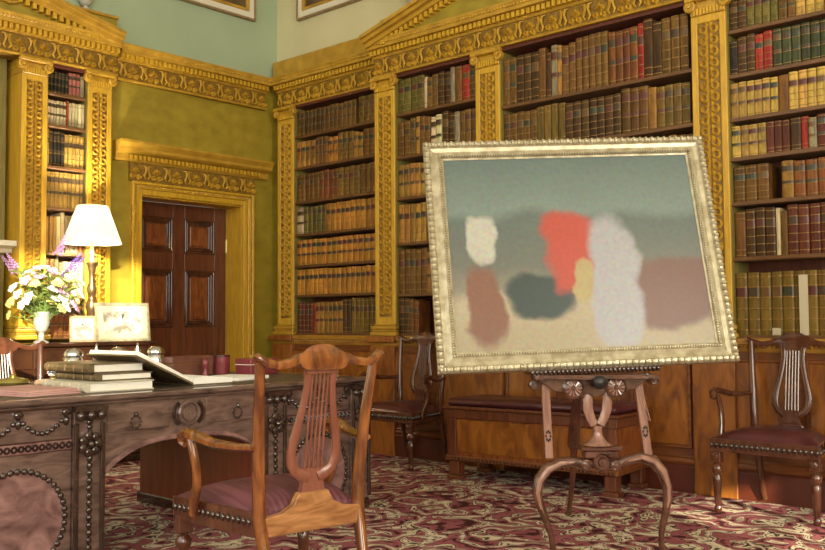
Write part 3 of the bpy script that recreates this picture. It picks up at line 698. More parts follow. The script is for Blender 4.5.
for x, y in ((-6.847, 5.74), (-5.385, 5.60), (-4.283, 5.60), (-2.50, 5.60)):
    part('pedestal', MB().box(x-0.14, x+0.14, y-0.025, y+0.05, 0.0, 0.90).box(x-0.165, x+0.165, y-0.055, y+0.05, 0.935, ZR), 'dado', tr1, bevel=0.004)
# mantel of the chimney wall
t = wall_root('mantelpiece', 'pale stone mantelpiece beside the carved pilaster at the chimney wall', 'mantelpiece', 'L', 2.2, -7.18, 0)
part('mantel_shelf', MB().prism([(0, 1.66), (0.05, 1.66), (0.07, 1.69), (0.14, 1.71), (0.14, 1.75), (0, 1.75)], 'x', -1.035, 1.0), 'white_paint', t)
for sx in (-1, 1): part('jamb', MB().box(sx*0.80-0.14, sx*0.80+0.14, 0, 0.06, 0, 1.66), 'stone', t, bevel=0.005)
part('lintel', MB().box(-0.66, 0.66, 0, 0.05, 1.3, 1.66), 'stone', t)

# ------------------------------------------------------------------ doorcase and door
yc = (D0+D1)/2
t = wall_root('doorcase', 'carved gold doorcase with dentilled cornice around the mahogany door', 'doorcase', 'L', yc, -7.12, 0)
W2 = (D1-D0)/2; AW = 0.10
ar = MB()
for d0_, d1_, th in ((0.0, 0.05, 0.028), (0.05, 0.085, 0.040), (0.085, AW+0.01, 0.055)):
    a, b_ = W2+d0_, W2+d1_
    ar.box(a, b_, 0, th, 0, DT+d1_).box(-b_, -a, 0, th, 0, DT+d1_).box(-a, a, 0, th, DT+d0_, DT+d1_)
part('architrave', ar, 'gold', t, bevel=0.005)
bead = MB()
for k in range(90):
    z = 0.03+k*0.0255
    if z < DT+0.06:
        for sx in (-1, 1): bead.ball((sx*(W2+0.075), 0.042, z), 0.010, 5, 3)
for k in range(46): bead.ball((-W2-0.07+k*(2*W2+0.14)/45, 0.042, DT+0.07), 0.010, 5, 3)
part('bead_moulding', bead, 'carved', t, kind='stuff')
fw = W2+0.125
part('frieze', MB().box(-fw, fw, 0, 0.035, DT+0.115, DT+0.275), 'carved_ground_shade', t)
part('cornice_moulding', MB().prism([(0, DT+0.275), (0.045, DT+0.275), (0.055, DT+0.29), (0.055, DT+0.33), (0.10, DT+0.345), (0.12, DT+0.36), (0.12, DT+0.385), (0.15, DT+0.42), (0.15, DT+0.44), (0, DT+0.44)], 'x', -fw-0.15, fw+0.15), 'gold_h', t)
part('dentil', dentil_row(2*fw+0.08, DT+0.292, DT+0.328, 0.05, 0.082, 0.042), 'gold', t, kind='stuff')
for k in range(13): link('frieze_ornament', FM1 if k % 2 == 0 else FM2, t, (-fw+0.05+k*(2*fw-0.1)/12, 0.035, DT+0.195))
jb = MB().box(-W2, -W2+0.012, -0.24, 0.0, 0, DT-0.012).box(W2-0.012, W2, -0.24, 0.0, 0, DT-0.012).box(-W2, W2, -0.24, 0.0, DT-0.012, DT)
part('jamb_lining', jb, 'gold', t)
door = bpy.data.objects.new('door_1', None); COL.objects.link(door); door['kind'] = 'structure'; door['label'] = 'dark mahogany six-panel door in the gold doorcase'; door['category'] = 'door'
door.location = (-7.36, yc, 0); door.rotation_euler = (0, 0, -PI/2)
DW = W2-0.014; DH = DT-0.014
def rail_box(mb, x0, x1, z0, z1): mb.box(x0, x1, -0.05, 0.0, z0, z1)
zs = [(0.22, 0.80), (1.07, 1.60), (1.76, 2.08)]; st = 0.135; mul = 0.065
fr = MB()
rail_box(fr, -DW, -DW+st, 0.005, DH); rail_box(fr, DW-st, DW, 0.005, DH); rail_box(fr, -mul, mul, 0.005, DH)
pz = 0.005
for z0, z1 in zs+[(DH, DH)]:
    for xa, xb in ((-DW+st, -mul), (mul, DW-st)): rail_box(fr, xa, xb, pz, z0)
    pz = z1
part('door_frame', fr, 'mahogany', door, bevel=0.003)
for z0, z1 in zs:
    for xa, xb in ((-DW+st, -mul), (mul, DW-st)):
        p = part('door_panel', MB().box(xa, xb, -0.04, -0.022, z0, z1).box(xa+0.07, xb-0.07, -0.03, -0.008, z0+0.07, z1-0.07), 'mahogany_flame', door, bevel=0.004)
        mo = MB()
        for q, (ya, yb) in ((0.0, (-0.025, 0.012)), (0.022, (-0.025, 0.006)), (0.04, (-0.025, -0.004))):
            w_ = 0.018
            mo.box(xa+q, xa+q+w_, ya, yb, z0+q, z1-q).box(xb-q-w_, xb-q, ya, yb, z0+q, z1-q).box(xa+q, xb-q, ya, yb, z0+q, z0+q+w_).box(xa+q, xb-q, ya, yb, z1-q-w_, z1-q)
        part('panel_moulding', mo, 'dark_wood', p, bevel=0.004)
for z in (0.35, 1.85): part('hinge', MB().tube([(-DW-0.004, 0.006, z-0.06), (-DW-0.004, 0.006, z+0.06)], 0.009, 8), 'brass', door)
kn = MB().lathe([(0.03, 0.0), (0.03, 0.006), (0.012, 0.012), (0.012, 0.035), (0.028, 0.045), (0.030, 0.06), (0.018, 0.072), (0, 0.074)], (DW-0.065, 0, 0.94), 12, 'y'); part('door_knob', kn, 'brass', door, smooth=True)

# framed pictures high on the two walls
def wall_picture(wall, s0, s1, plane, z0, z1, label):
    t = wall_root('wall_picture', label, 'picture', wall, (s0+s1)/2, plane, z0); w = (s1-s0)/2; h = z1-z0
    for nm, q, th, ww, mt in (('outer_frame', 0.0, 0.045, 0.022, 'frame_wood'), ('frame', 0.022, 0.035, 0.06, 'white_paint'), ('gilt_slip', 0.082, 0.042, 0.028, 'gold_h')):
        mb = MB().box(-w+q, -w+q+ww, 0.0, th, q, h-q).box(w-q-ww, w-q, 0.0, th, q, h-q).box(-w+q+ww, w-q-ww, 0.0, th, q, q+ww).box(-w+q+ww, w-q-ww, 0.0, th, h-q-ww, h-q)
        part(nm, mb, mt, t, bevel=0.005)
    part('canvas', MB().box(-w+0.1, w-0.1, 0.0, 0.012, 0.1, h-0.1), 'picture_dark', t)
wall_picture('L', 3.5, 5.654, LX, 4.08, 5.3, 'large framed picture on the green wall above the door')
wall_picture('R', -6.86, -4.6, RY, 4.08, 5.3, 'large framed picture on the cream wall above the corner bookcase')

# ------------------------------------------------------------------ writing desk
desk = thing('writing_desk', 'large carved rosewood pedestal desk covered with books and papers', 'desk', (-4.50, 2.66, 0))
FX = 0.60; HL = 1.25; TZ = 0.78
top = part('desk_top', MB().box(-0.63, 0.63, -1.28, 1.28, 0.752, TZ-0.002).box(-0.615, 0.615, -1.265, 1.265, 0.735, 0.752), 'desk', desk, bevel=0.007)
part('leather_inlay', MB().box(-0.54, 0.54, -1.18, 1.18, TZ-0.003, TZ), 'desk_leather', top)
def beads(mb, pts, r, seg=6, rings=4):
    for p in pts: mb.ball(p, r, seg, rings)
def pull(y, z):
    mb = MB()
    for k in range(10):
        a = 2*PI*k/10; mb.ball((FX+0.010, y+0.026*math.cos(a), z-0.004+0.028*math.sin(a)), 0.0075, 5, 3)
    mb.ball((FX+0.012, y, z+0.032), 0.012, 6, 4)
    part('drawer_pull', mb, 'desk_dark', desk, smooth=True)
for sy in (-1, 1):
    i0, o1 = sy*0.46, sy*HL                 # inner and outer faces of a pedestal
    ya, yb = sorted((i0, o1))
    part('pedestal', MB().box(-FX, FX-0.012, ya+0.01, yb-0.01, 0.06, 0.735), 'desk_inner' if sy > 0 else 'desk_inner', desk, bevel=0.004)
    part('plinth', MB().box(-FX-0.02, FX+0.02, ya, yb, 0.012, 0.07), 'desk_dark', desk, bevel=0.006)
    pa, pb = sorted((sy*0.61, sy*1.10)); pc = (pa+pb)/2
    door_ = part('pedestal_door', MB().box(FX-0.012, FX+0.004, pa, pb, 0.07, 0.545), 'desk', desk, bevel=0.003)
    ov = MB(); N_ = 28
    pts2 = [(pc+0.205*math.cos(2*PI*k/N_), 0.262+0.205*math.sin(2*PI*k/N_)) for k in range(N_)]
    ov.prism(pts2, 'x', FX, FX+0.008); part('oval_panel', ov, 'desk_burr', door_)
    bd = MB()
    for k in range(44): a = 2*PI*k/44; bd.ball((FX+0.010, pc+0.213*math.cos(a), 0.262+0.215*math.sin(a)), (0.014, 0.015, 0.015), 6, 4)
    part('oval_beading', bd, 'desk_dark', door_, smooth=True)
    part('drawer_front', MB().box(FX-0.012, FX+0.004, pa, pb, 0.595, 0.73), 'desk', desk, bevel=0.004)
    part('guilloche_band', MB().box(FX-0.012, FX+0.010, pa, pb, 0.548, 0.592), 'desk_burr', desk, bevel=0.004)
    gb = MB()
    for k in range(16): gb.ring((FX+0.010, pa+(k+0.5)*(pb-pa)/16, 0.570), 0.011, 0.006, 0.009, 8, 'x')
    part('guilloche_carving', gb, 'desk_dark', desk)
    sw = MB(); pts = []
    for q in range(2):
        y0, y1 = pa+0.03+q*(pb-pa-0.06)/2, pa+0.03+(q+1)*(pb-pa-0.06)/2
        for k in range(11):
            f = k/10; pts.append((FX+0.010, y0+(y1-y0)*f, 0.705-0.075*(1-(2*f-1)**2)))
    beads(sw, pts, 0.0125)
    for q in range(3):
        y = pa+0.03+q*(pb-pa-0.06)/2; sw.ball((FX+0.012, y, 0.715), (0.014, 0.024, 0.018), 6, 4); sw.ball((FX+0.010, y, 0.675), (0.012, 0.014, 0.022), 6, 4)
    part('bead_swag', sw, 'desk_dark', desk, smooth=True)
    for y in (sy*0.535, sy*1.175):          # carved corner pilasters
        p = part('corner_pilaster', MB().box(FX-0.012, FX+0.018, y-0.072, y+0.072, 0.07, 0.735), 'desk', desk, bevel=0.004)
        c = MB().box(FX+0.018, FX+0.034, y-0.075, y-0.052, 0.085, 0.66).box(FX+0.018, FX+0.034, y+0.052, y+0.075, 0.085, 0.66)
        part('edge_moulding', c, 'desk_dark', p, bevel=0.005)
        cp = MB().box(FX+0.016, FX+0.045, y-0.078, y+0.078, 0.712, 0.735)
        for k in range(3): cp.ball((FX+0.040, y-0.05+0.05*k, 0.692), (0.018, 0.022, 0.022), 7, 5)
        part('pilaster_capital', cp, 'desk_dark', p, smooth=True)
        rs = MB()
        for k in range(7): a = 2*PI*k/7; rs.ball((FX+0.032, y+0.038*math.cos(a), 0.565+0.038*math.sin(a)), (0.016, 0.023, 0.023), 6, 4)
        rs.ball((FX+0.042, y, 0.565), 0.017, 6, 4); part('rosette', rs, 'desk_dark', p, smooth=True)
        hb = MB()
        for k in range(13): hb.ball((FX+0.024, y, 0.50-k*0.033), (0.012, 0.014, 0.0175), 6, 4)
        for k in range(3): hb.ball((FX+0.024, y, 0.662-k*0.022), (0.012, 0.017-0.002*k, 0.013), 6, 4)
        part('husk_chain', hb, 'desk_dark', p, smooth=True, kind='stuff')
# arched kneehole apron with drawer
arch = [(-0.46, 0.40)]
for k in range(17):
    f = -1+2*k/16; arch.append((0.45*f, 0.545-0.125*abs(f)**3.2))
arch += [(0.46, 0.40), (0.46, 0.735), (-0.46, 0.735)]
part('kneehole_apron', MB().prism(arch, 'x', FX-0.02, FX), 'desk', desk)
part('apron_back', MB().prism(arch, 'x', -FX, -FX+0.02), 'desk_inner', desk)
am = MB(); am.tube([(FX+0.002, 0.45*(-1+2*k/16), 0.552-0.125*abs(-1+2*k/16)**3.2) for k in range(17)], 0.013, 6)
part('arch_moulding', am, 'desk_burr', desk, smooth=True)
for ya, yb in ((-0.44, -0.105), (0.105, 0.44)): part('drawer_front', MB().box(FX-0.004, FX+0.006, ya, yb, 0.602, 0.725), 'desk', desk, bevel=0.004)
rd = MB().lathe([(0.064, 0.0), (0.064, 0.012), (0.058, 0.020), (0.050, 0.020), (0.045, 0.006), (0.040, 0.006), (0.036, 0.014), (0.030, 0.014), (0.027, 0.009), (0.008, 0.009), (0.006, 0.020), (0, 0.020)], (FX, 0, 0.662), 28, 'x')
part('roundel', rd, 'desk', desk)
for sy in (-1, 1): part('roundel_bracket', MB().tube([(FX+0.006, sy*(0.085*math.cos(a)), 0.662+0.068*math.sin(a)) for a in [-0.85+0.17*k for k in range(11)]], 0.010, 6), 'desk_dark', desk, smooth=True)
pull(-0.295, 0.645); pull(0.295, 0.645)
part('inner_board', MB().box(-FX+0.03, FX-0.03, -0.46, 0.46, 0.70, 0.735), 'desk_inner', desk)

# ------------------------------------------------------------------ things on the desk
def onbox(name, mats, label, cat, loc, rz, dims, bevel=0.003, group=None):
    o = part(name, MB().box(-dims[0]/2, dims[0]/2, -dims[1]/2, dims[1]/2, 0, dims[2]), mats, None, bevel=bevel, loc=loc, rot=(0, 0, rz)); return tag(o, label, cat, group)
def folio(label, cov, corner, rz, lx, ly, h, z):
    """corner: nearest corner; spine along local +Y on the low-x side; pages show on the -Y end"""
    t = thing('folio_book', label, 'book', (corner[0], corner[1], z), rz)
    sp = [(0.0, h*0.02), (-0.012, h*0.2), (-0.016, h*0.5), (-0.012, h*0.8), (0.0, h*0.98), (0.02, h), (0.02, 0)]
    mb = MB().box(0, lx, 0, ly, 0, 0.006).box(0, lx, 0, ly, h-0.006, h).prism(sp, 'y', 0, ly)
    c = part('cover', mb, cov, t, bevel=0.001)
    for k in range(5):
        y = ly*(0.1+0.2*k); part('raised_band', MB().box(-0.021, 0.004, y-0.006, y+0.006, h*0.12, h*0.88), 'bronze' if cov == 'book_brown' else cov, c, bevel=0.003)
    part('page_block', MB().box(0.012, lx-0.006, 0.007, ly-0.007, 0.006, h-0.006), 'paper', t)
    return t
# direction of the page end faces right along the desk; spine end faces left and back
folio('big buff folio at the bottom of the stack of three on the desk', 'book_buff', (-4.04, 2.195), math.radians(87), 0.35, 0.46, 0.046, TZ)
folio('brown leather folio in the middle of the stack of three on the desk', 'book_brown', (-4.09, 2.285), math.radians(89), 0.29, 0.42, 0.036, TZ+0.047)
folio('thick brown leather folio on top of the stack of three on the desk', 'book_brown', (-4.13, 2.265), math.radians(90), 0.29, 0.44, 0.046, TZ+0.084)
# open folio, one board propped on the stack
ob = thing('open_book', 'large open folio with one dark board propped on the book stack', 'book', (-4.08, 2.80, TZ))
hyp = 0.37; ang = math.radians(25)
lb = MB().prism([(0, 0.004), (-hyp*math.cos(ang), 0.004+hyp*math.sin(ang)), (-hyp*math.cos(ang)+0.004, 0.012+hyp*math.sin(ang)), (0.002, 0.014)], 'x', -0.46, 0.02)
part('front_board', lb, 'book_brown', ob)
lp = MB().prism([(0.0, 0.014), (-hyp*0.97*math.cos(ang), 0.014+hyp*0.97*math.sin(ang)), (-hyp*0.97*math.cos(ang)+0.008, 0.034+hyp*0.97*math.sin(ang)), (0.004, 0.030)], 'x', -0.45, 0.012)
part('raised_pages', lp, 'paper', ob)
rb_ = MB().prism([(0.0, 0.0), (0.27, 0.0), (0.27, 0.006), (0.0, 0.006)], 'x', -0.46, 0.02); part('back_board', rb_, 'book_brown', ob)
rp_ = MB().prism([(0.002, 0.006), (0.255, 0.006), (0.255, 0.026), (0.20, 0.036), (0.08, 0.044), (0.03, 0.040), (0.004, 0.024)], 'x', -0.45, 0.012)
part('flat_pages', rp_, 'page_white', ob)
onbox('paper_sheaf', 'page_white', 'loose white paper sheaf beyond the open folio on the desk', 'paper', (-4.34, 3.27, TZ), 0.3, (0.28, 0.30, 0.018), 0.002)
pk = thing('document_folder', 'pink paper folder lying flat at the desk edge', 'folder', (-4.28, 2.03, TZ), 0.15)
for k in range(3): part('folder_sheet', MB().box(-0.23+0.01*k, 0.23-0.008*k, -0.16+0.006*k, 0.16-0.01*k, 0.008*k, 0.008*k+0.0065), 'pink_paper', pk)
# red leather boxes
def leather_box(label, m_, loc, rz, d):
    t = thing('leather_box', label, 'box', loc, rz)
    part('box_body', MB().box(-d[0]/2, d[0]/2, -d[1]/2, d[1]/2, 0, d[2]*0.62), m_, t, bevel=0.003)
    part('box_lid', MB().box(-d[0]/2-0.003, d[0]/2+0.003, -d[1]/2-0.003, d[1]/2+0.003, d[2]*0.64, d[2]), m_, t, bevel=0.004)
    part('gilt_rim', MB().box(-d[0]/2-0.001, d[0]/2+0.001, -d[1]/2-0.001, d[1]/2+0.001, d[2]*0.61, d[2]*0.65), 'gilt_line' if m_ == 'box_brown' else 'paper', t)
leather_box('brown leather stationery box at the back of the desk', 'box_brown', (-4.88, 3.32, TZ), 0.05, (0.12, 0.30, 0.12))
leather_box('bright red leather box near the end of the desk', 'box_red', (-4.66, 3.69, TZ), 0.1, (0.14, 0.24, 0.10))
pot = thing('leather_pot', 'round burgundy leather pot between the two boxes on the desk', 'pot', (-4.84, 3.55, TZ))
part('pot_body', MB().lathe([(0.05, 0), (0.052, 0.005), (0.05, 0.118), (0.045, 0.12), (0.044, 0.03), (0, 0.03)], seg=20), 'box_red', pot, smooth=True)
part('rim_band', MB().lathe([(0.053, 0.108), (0.053, 0.12), (0.045, 0.122)], seg=20), 'leather_red', pot)
cyl = thing('seal_holder', 'small red turned seal in front of the brown box', 'seal', (-4.76, 3.37, TZ))
part('seal_base', MB().lathe([(0.020, 0), (0.022, 0.01), (0.012, 0.03), (0.016, 0.05)], seg=12), 'box_red', cyl, smooth=True)
part('seal_knob', MB().lathe([(0.016, 0.05), (0.022, 0.07), (0.020, 0.095), (0.008, 0.105), (0, 0.106)], seg=12), 'box_red', cyl, smooth=True)
# silver inkstand
ik = thing('silver_inkstand', 'silver inkstand with lidded pots and finials behind the stacked books', 'inkstand', (-4.93, 2.86, TZ), 0.0)
part('tray', MB().box(-0.10, 0.10, -0.36, 0.36, 0.03, 0.045).box(-0.105, -0.09, -0.365, 0.365, 0.04, 0.07).box(0.09, 0.105, -0.365, 0.365, 0.04, 0.07), 'silver', ik, bevel=0.004)
for x in (-0.08, 0.08):
    for y in (-0.32, 0.32): part('foot', MB().lathe([(0.018, 0), (0.02, 0.01), (0.01, 0.025), (0.014, 0.032)], (x, y, 0), 10), 'silver', ik, smooth=True)
for y in (-0.26, 0.02, 0.27):
    p = part('ink_pot', MB().lathe([(0.035, 0.045), (0.055, 0.06), (0.058, 0.10), (0.045, 0.135), (0.040, 0.14)], (0, y, 0), 16), 'silver', ik, smooth=True)
    part('pot_lid', MB().lathe([(0.052, 0.14), (0.055, 0.148), (0.048, 0.165), (0.030, 0.182), (0.0, 0.186)], (0, y, 0), 16), 'silver', p, smooth=True)
for y in (-0.12, 0.145):
    part('finial', MB().lathe([(0.025, 0.045), (0.012, 0.06), (0.010, 0.10), (0.022, 0.125), (0.014, 0.15), (0.018, 0.165), (0.006, 0.19), (0.009, 0.20), (0, 0.212)], (0, y, 0), 12), 'silver', ik, smooth=True)
br = thing('bronze_ornament', 'small bronze flower-shaped paperweight left of the stacked folios', 'paperweight', (-4.62, 2.36, TZ))
part('weight_base', MB().lathe([(0.045, 0), (0.045, 0.012), (0.03, 0.02)], seg=14), 'bronze', br, smooth=True)
pt = MB()
for k in range(8): a = 2*PI*k/8; pt.ball((0.034*math.cos(a), 0.034*math.sin(a), 0.036), (0.018, 0.018, 0.020), 6, 4)
pt.ball((0, 0, 0.048), 0.024, 8, 5); part('petal_cluster', pt, 'bronze', br, smooth=True)
bs = thing('brass_blotter', 'oval brass dish with lid at the end of the desk', 'dish', (-4.72, 2.16, TZ), 0.5)
part('dish', MB().lathe([(0.05, 0), (0.075, 0.012), (0.085, 0.026), (0.08, 0.028)], seg=18), 'brass', bs, smooth=True)
part('lid', MB().lathe([(0.08, 0.028), (0.07, 0.042), (0.03, 0.05), (0.012, 0.054), (0.014, 0.066), (0, 0.07)], seg=18), 'brass', bs, smooth=True)
rl = tag(part('ruler_roll', MB().tube([(0, -0.14, 0.016), (0, -0.13, 0.016), (0, 0.13, 0.016), (0, 0.14, 0.016)], [0.010, 0.016, 0.016, 0.010], 10), 'wood_pale', None, smooth=True, loc=(-4.78, 2.40, TZ), rot=(0, 0, 0.5)), 'pale wooden roller lying beside the brass dish', 'roller')
sb = thing('silver_bell', 'little silver handbell at the far corner of the desk', 'bell', (-4.05, 3.80, TZ))
part('bell_cup', MB().lathe([(0.022, 0), (0.020, 0.008), (0.014, 0.022), (0.006, 0.028)], seg=12), 'silver', sb, smooth=True)
part('bell_handle', MB().lathe([(0.005, 0.028), (0.009, 0.042), (0.005, 0.052), (0.008, 0.06), (0, 0.066)], seg=10), 'silver', sb, smooth=True)

# ------------------------------------------------------------------ lyre-back armchairs (local +X is the way the chair faces)
def armchair(label, loc, az, wood, lyre, rail, seat, legs, group=None, studs=True, fine=True):
    t = thing('lyre_armchair', label, 'chair', loc, az, group)
    SZ = 0.42
    for sy in (-1, 1):
        part('rear_post', MB().tube([(-0.11, sy*0.20, 0.012), (-0.05, sy*0.205, 0.22), (-0.008, sy*0.212, 0.40), (-0.012, sy*0.218, 0.55), (-0.035, sy*0.230, 0.75), (-0.065, sy*0.243, 0.92), (-0.072, sy*0.248, 0.958)],
             [0.020, 0.023, 0.028, 0.026, 0.023, 0.020, 0.018], 8, (0.92, 1.0), (1, 0, 0), square=True), wood, t, smooth=True)
        # arm with scrolled hand and curved support
        part('arm', MB().tube([(-0.03, sy*0.238, 0.652), (0.06, sy*0.262, 0.648), (0.17, sy*0.295, 0.652), (0.27, sy*0.318, 0.672), (0.335, sy*0.326, 0.680), (0.372, sy*0.327, 0.666), (0.374, sy*0.326, 0.640), (0.352, sy*0.325, 0.632)],
             [0.016, 0.018, 0.022, 0.024, 0.023, 0.021, 0.016, 0.010], 8, (1.1, 0.85)), wood, t, smooth=True)
        part('arm_support', MB().tube([(0.325, sy*0.322, 0.668), (0.300, sy*0.318, 0.62), (0.285, sy*0.312, 0.56), (0.295, sy*0.303, 0.49), (0.335, sy*0.296, 0.42), (0.345, sy*0.294, 0.37)],
             [0.015, 0.020, 0.019, 0.020, 0.024, 0.020], 8, (0.8, 1.0)), wood, t, smooth=True)
    ys = [-0.274, -0.262, -0.236, -0.19, -0.14, -0.105, -0.090, -0.075, -0.045, 0.0]
    zc = [0.972, 0.970, 0.955, 0.942, 0.948, 0.962, 0.955, 0.957, 0.963, 0.966]; hh = [0.008, 0.017, 0.018, 0.016, 0.016, 0.018, 0.028, 0.036, 0.044, 0.047]
    ys = ys+[-y for y in ys[-2::-1]]; zc = zc+zc[-2::-1]; hh = hh+hh[-2::-1]
    cr = MB(); V = []; F = []; n = len(ys)
    for y, z, h in zip(ys, zc, hh):
        xb = -0.075+0.02*(1-(y/0.29)**2)*-1
        for dx, dz in ((0.016, -1), (0.020, -0.2), (0.015, 0.75), (0.0, 1), (-0.016, 0.75), (-0.022, -0.2), (-0.016, -1)): V.append((xb+dx, y, z+dz*h))
    for i in range(n-1):
        for k in range(7): F.append((i*7+k, i*7+(k+1) % 7, (i+1)*7+(k+1) % 7, (i+1)*7+k))
    F += [tuple(range(7)), tuple((n-1)*7+k for k in range(7))]
    cr.add(V, F); part('crest_rail', cr, wood, t, smooth=True)
    # lyre splat, leaning back with the posts
    def lean(z): return -0.012-0.075*max(0, (z-0.45)/0.5)**1.2
    sp = MB()
    for sy in (-1, 1):
        cv = [(0.058, 0.945), (0.056, 0.90), (0.054, 0.86), (0.062, 0.80), (0.076, 0.73), (0.090, 0.67), (0.098, 0.625), (0.095, 0.585), (0.078, 0.555), (0.050, 0.535), (0.020, 0.525)]
        sp.tube([(lean(z), sy*y, z) for y, z in cv], [0.017, 0.016, 0.014, 0.014, 0.016, 0.018, 0.019, 0.020, 0.021, 0.022, 0.022], 8, (0.62, 1.0) if False else (1.0, 0.62), (1, 0, 0))
    sp.prism([(-0.068, 0.905), (0.068, 0.905), (0.074, 0.945), (-0.074, 0.945)], 'x', lean(0.93)-0.010, lean(0.93)+0.010)
    sp.prism([(-0.050, 0.480), (-0.042, 0.515), (-0.048, 0.56), (0.048, 0.56), (0.042, 0.515), (0.050, 0.480), (0.060, 0.455), (-0.060, 0.455)], 'x', -0.026, -0.004)
    ly = part('lyre_splat', sp, lyre, t, smooth=True)
    for k in range(5):
        y = (k-2)*0.017
        part('lyre_string', MB().tube([(lean(z), y*(1+0.2*(0.9-z)), z) for z in (0.555, 0.66, 0.78, 0.91)], 0.0048, 6), lyre, ly)
    part('rear_rail', MB().prism([(-0.206, 0.335), (0.206, 0.335), (0.206, 0.402), (0.13, 0.412), (0.085, 0.435), (0.062, 0.476), (-0.062, 0.476), (-0.085, 0.435), (-0.13, 0.412), (-0.206, 0.402)], 'x', -0.034, 0.0), rail, t, bevel=0.003)
    # seat
    N1 = 13; V = []; F = []
    for i in range(N1):
        u = i/(N1-1); x = 0.005+0.495*u; w = 0.205+0.085*u
        for j in range(N1):
            v = -1+2*j/(N1-1); e = min(1, (1-abs(v))*5)*min(1, (1-abs(2*u-1))*5)
            V.append((x, v*w, SZ+0.012*min(1, e*3)+0.050*(1-v**4)*(1-(2*u-1)**4)))
    for i in range(N1-1):
        for j in range(N1-1): F.append((i*N1+j, i*N1+j+1, (i+1)*N1+j+1, (i+1)*N1+j))
    V += [(0.005, -0.205, SZ-0.02), (0.005, 0.205, SZ-0.02), (0.50, 0.29, SZ-0.02), (0.50, -0.29, SZ-0.02)]; q = N1*N1
    F += [(q, q+1, q+2, q+3), tuple(range(N1))+(q+1, q), tuple((N1-1)*N1+j for j in range(N1-1, -1, -1))+(q+3, q+2),
          tuple(i*N1 for i in range(N1-1, -1, -1))+(q, q+3), tuple(i*N1+N1-1 for i in range(N1))+(q+2, q+1)]
    part('seat', MB().add(V, F), seat, t, smooth=True)
    for sy in (-1, 1):
        part('side_rail', MB().add([(0.0, sy*0.19, 0.33), (0.0, sy*0.217, 0.33), (0.50, sy*0.303, 0.33), (0.50, sy*0.275, 0.33), (0.0, sy*0.19, SZ), (0.0, sy*0.217, SZ), (0.50, sy*0.303, SZ), (0.50, sy*0.275, SZ)],
             [(0, 1, 2, 3), (4, 5, 6, 7), (0, 1, 5, 4), (1, 2, 6, 5), (2, 3, 7, 6), (3, 0, 4, 7)]), 'dark_wood', t, bevel=0.003)
    part('front_rail', MB().box(0.482, 0.512, -0.30, 0.30, 0.345, SZ), wood, t, bevel=0.003)
    cv = MB()
    for k in range(21): cv.ball((0.514, -0.29+k*0.029, 0.382), (0.008, 0.012, 0.017), 6, 4)
    for sy in (-1, 1):
        for k in range(17): f = (k+0.5)/17; cv.ball((0.50*f, sy*(0.219+0.086*f), 0.382), (0.011, 0.008, 0.016), 6, 4)
    part('rail_carving', cv, 'desk_dark' if studs else wood, t, smooth=True)
    for sy in (-1, 1):
        x, y = 0.475, sy*0.272
        lg = part('front_leg', MB().lathe([(0.014, 0.0), (0.022, 0.012), (0.020, 0.03), (0.015, 0.04), (0.018, 0.05), (0.024, 0.16), (0.026, 0.20), (0.018, 0.215), (0.031, 0.235), (0.031, 0.255), (0.018, 0.272), (0.024, 0.285)], (x, y, 0), 12), legs, t, smooth=True)
        part('leg_block', MB().box(x-0.028, x+0.030, y-0.029, y+0.029, 0.283, 0.35), legs, lg, bevel=0.003)
        ro = MB().lathe([(0.020, 0), (0.020, 0.006), (0.010, 0.010), (0, 0.010)], (x+0.030, y, 0.316), 10, 'x'); part('leg_rosette', ro, legs, lg)
    return t
armchair('polished brown lyre-back armchair with striped plum seat drawn up to the desk', (-2.58, 2.285, 0.012), math.radians(171), 'chair_wood', 'chair_pink', 'chair_pale', 'stripe_seat', 'dark_wood')
armchair('dark lyre-back armchair with shiny red leather seat beyond the easel', (-1.995, 5.485, 0.012), math.radians(-90), 'dark_wood', 'dark_wood', 'dark_wood', 'leather_red', 'dark_wood').scale = (0.85, 1, 1)
armchair('dark lyre-back armchair against the dado between desk and long bench', (-4.865, 5.46, 0.012), math.radians(-90), 'dark_wood', 'dark_wood', 'dark_wood', 'leather_red', 'dark_wood').scale = (0.85, 1, 1)
armchair('dark glossy lyre-back armchair on the far side of the desk', (-5.72, 2.58, 0.012), math.radians(0), 'dark_wood', 'dark_wood', 'dark_wood', 'leather_red', 'dark_wood')

# ------------------------------------------------------------------ long bench
bt = thing('library_bench', 'long mahogany box bench with leather seat behind the easel', 'bench', (-3.56, 5.26, 0.012), math.radians(5))
bw, bdp = 0.63, 0.23
part('bench_box', MB().box(-bw, bw, -bdp, bdp, 0.14, 0.42), 'mahogany_flame', bt, bevel=0.004)
part('front_panel', MB().box(-bw+0.08, bw-0.08, -bdp-0.006, -bdp, 0.19, 0.41), 'dado', bt, bevel=0.003)
part('base_moulding', MB().box(-bw-0.015, bw+0.015, -bdp-0.015, bdp+0.015, 0.13, 0.165), 'dado_dark', bt, bevel=0.006)
bb = MB()
for k in range(44): bb.ball((-bw+(k+0.5)*2*bw/44, -bdp-0.016, 0.147), (0.012, 0.008, 0.012), 5, 3)
part('base_beading', bb, 'dark_wood', bt, kind='stuff')
part('seat_rail', MB().box(-bw-0.012, bw+0.012, -bdp-0.012, bdp+0.012, 0.42, 0.485).box(-bw-0.03, bw+0.03, -bdp-0.03, bdp+0.03, 0.485, 0.505), 'mahogany', bt, bevel=0.005)
cu = MB().box(-bw-0.005, bw+0.005, -bdp-0.005, bdp+0.005, 0.505, 0.555); part('leather_cushion', cu, 'leather_red', bt, bevel=0.018, smooth=True)
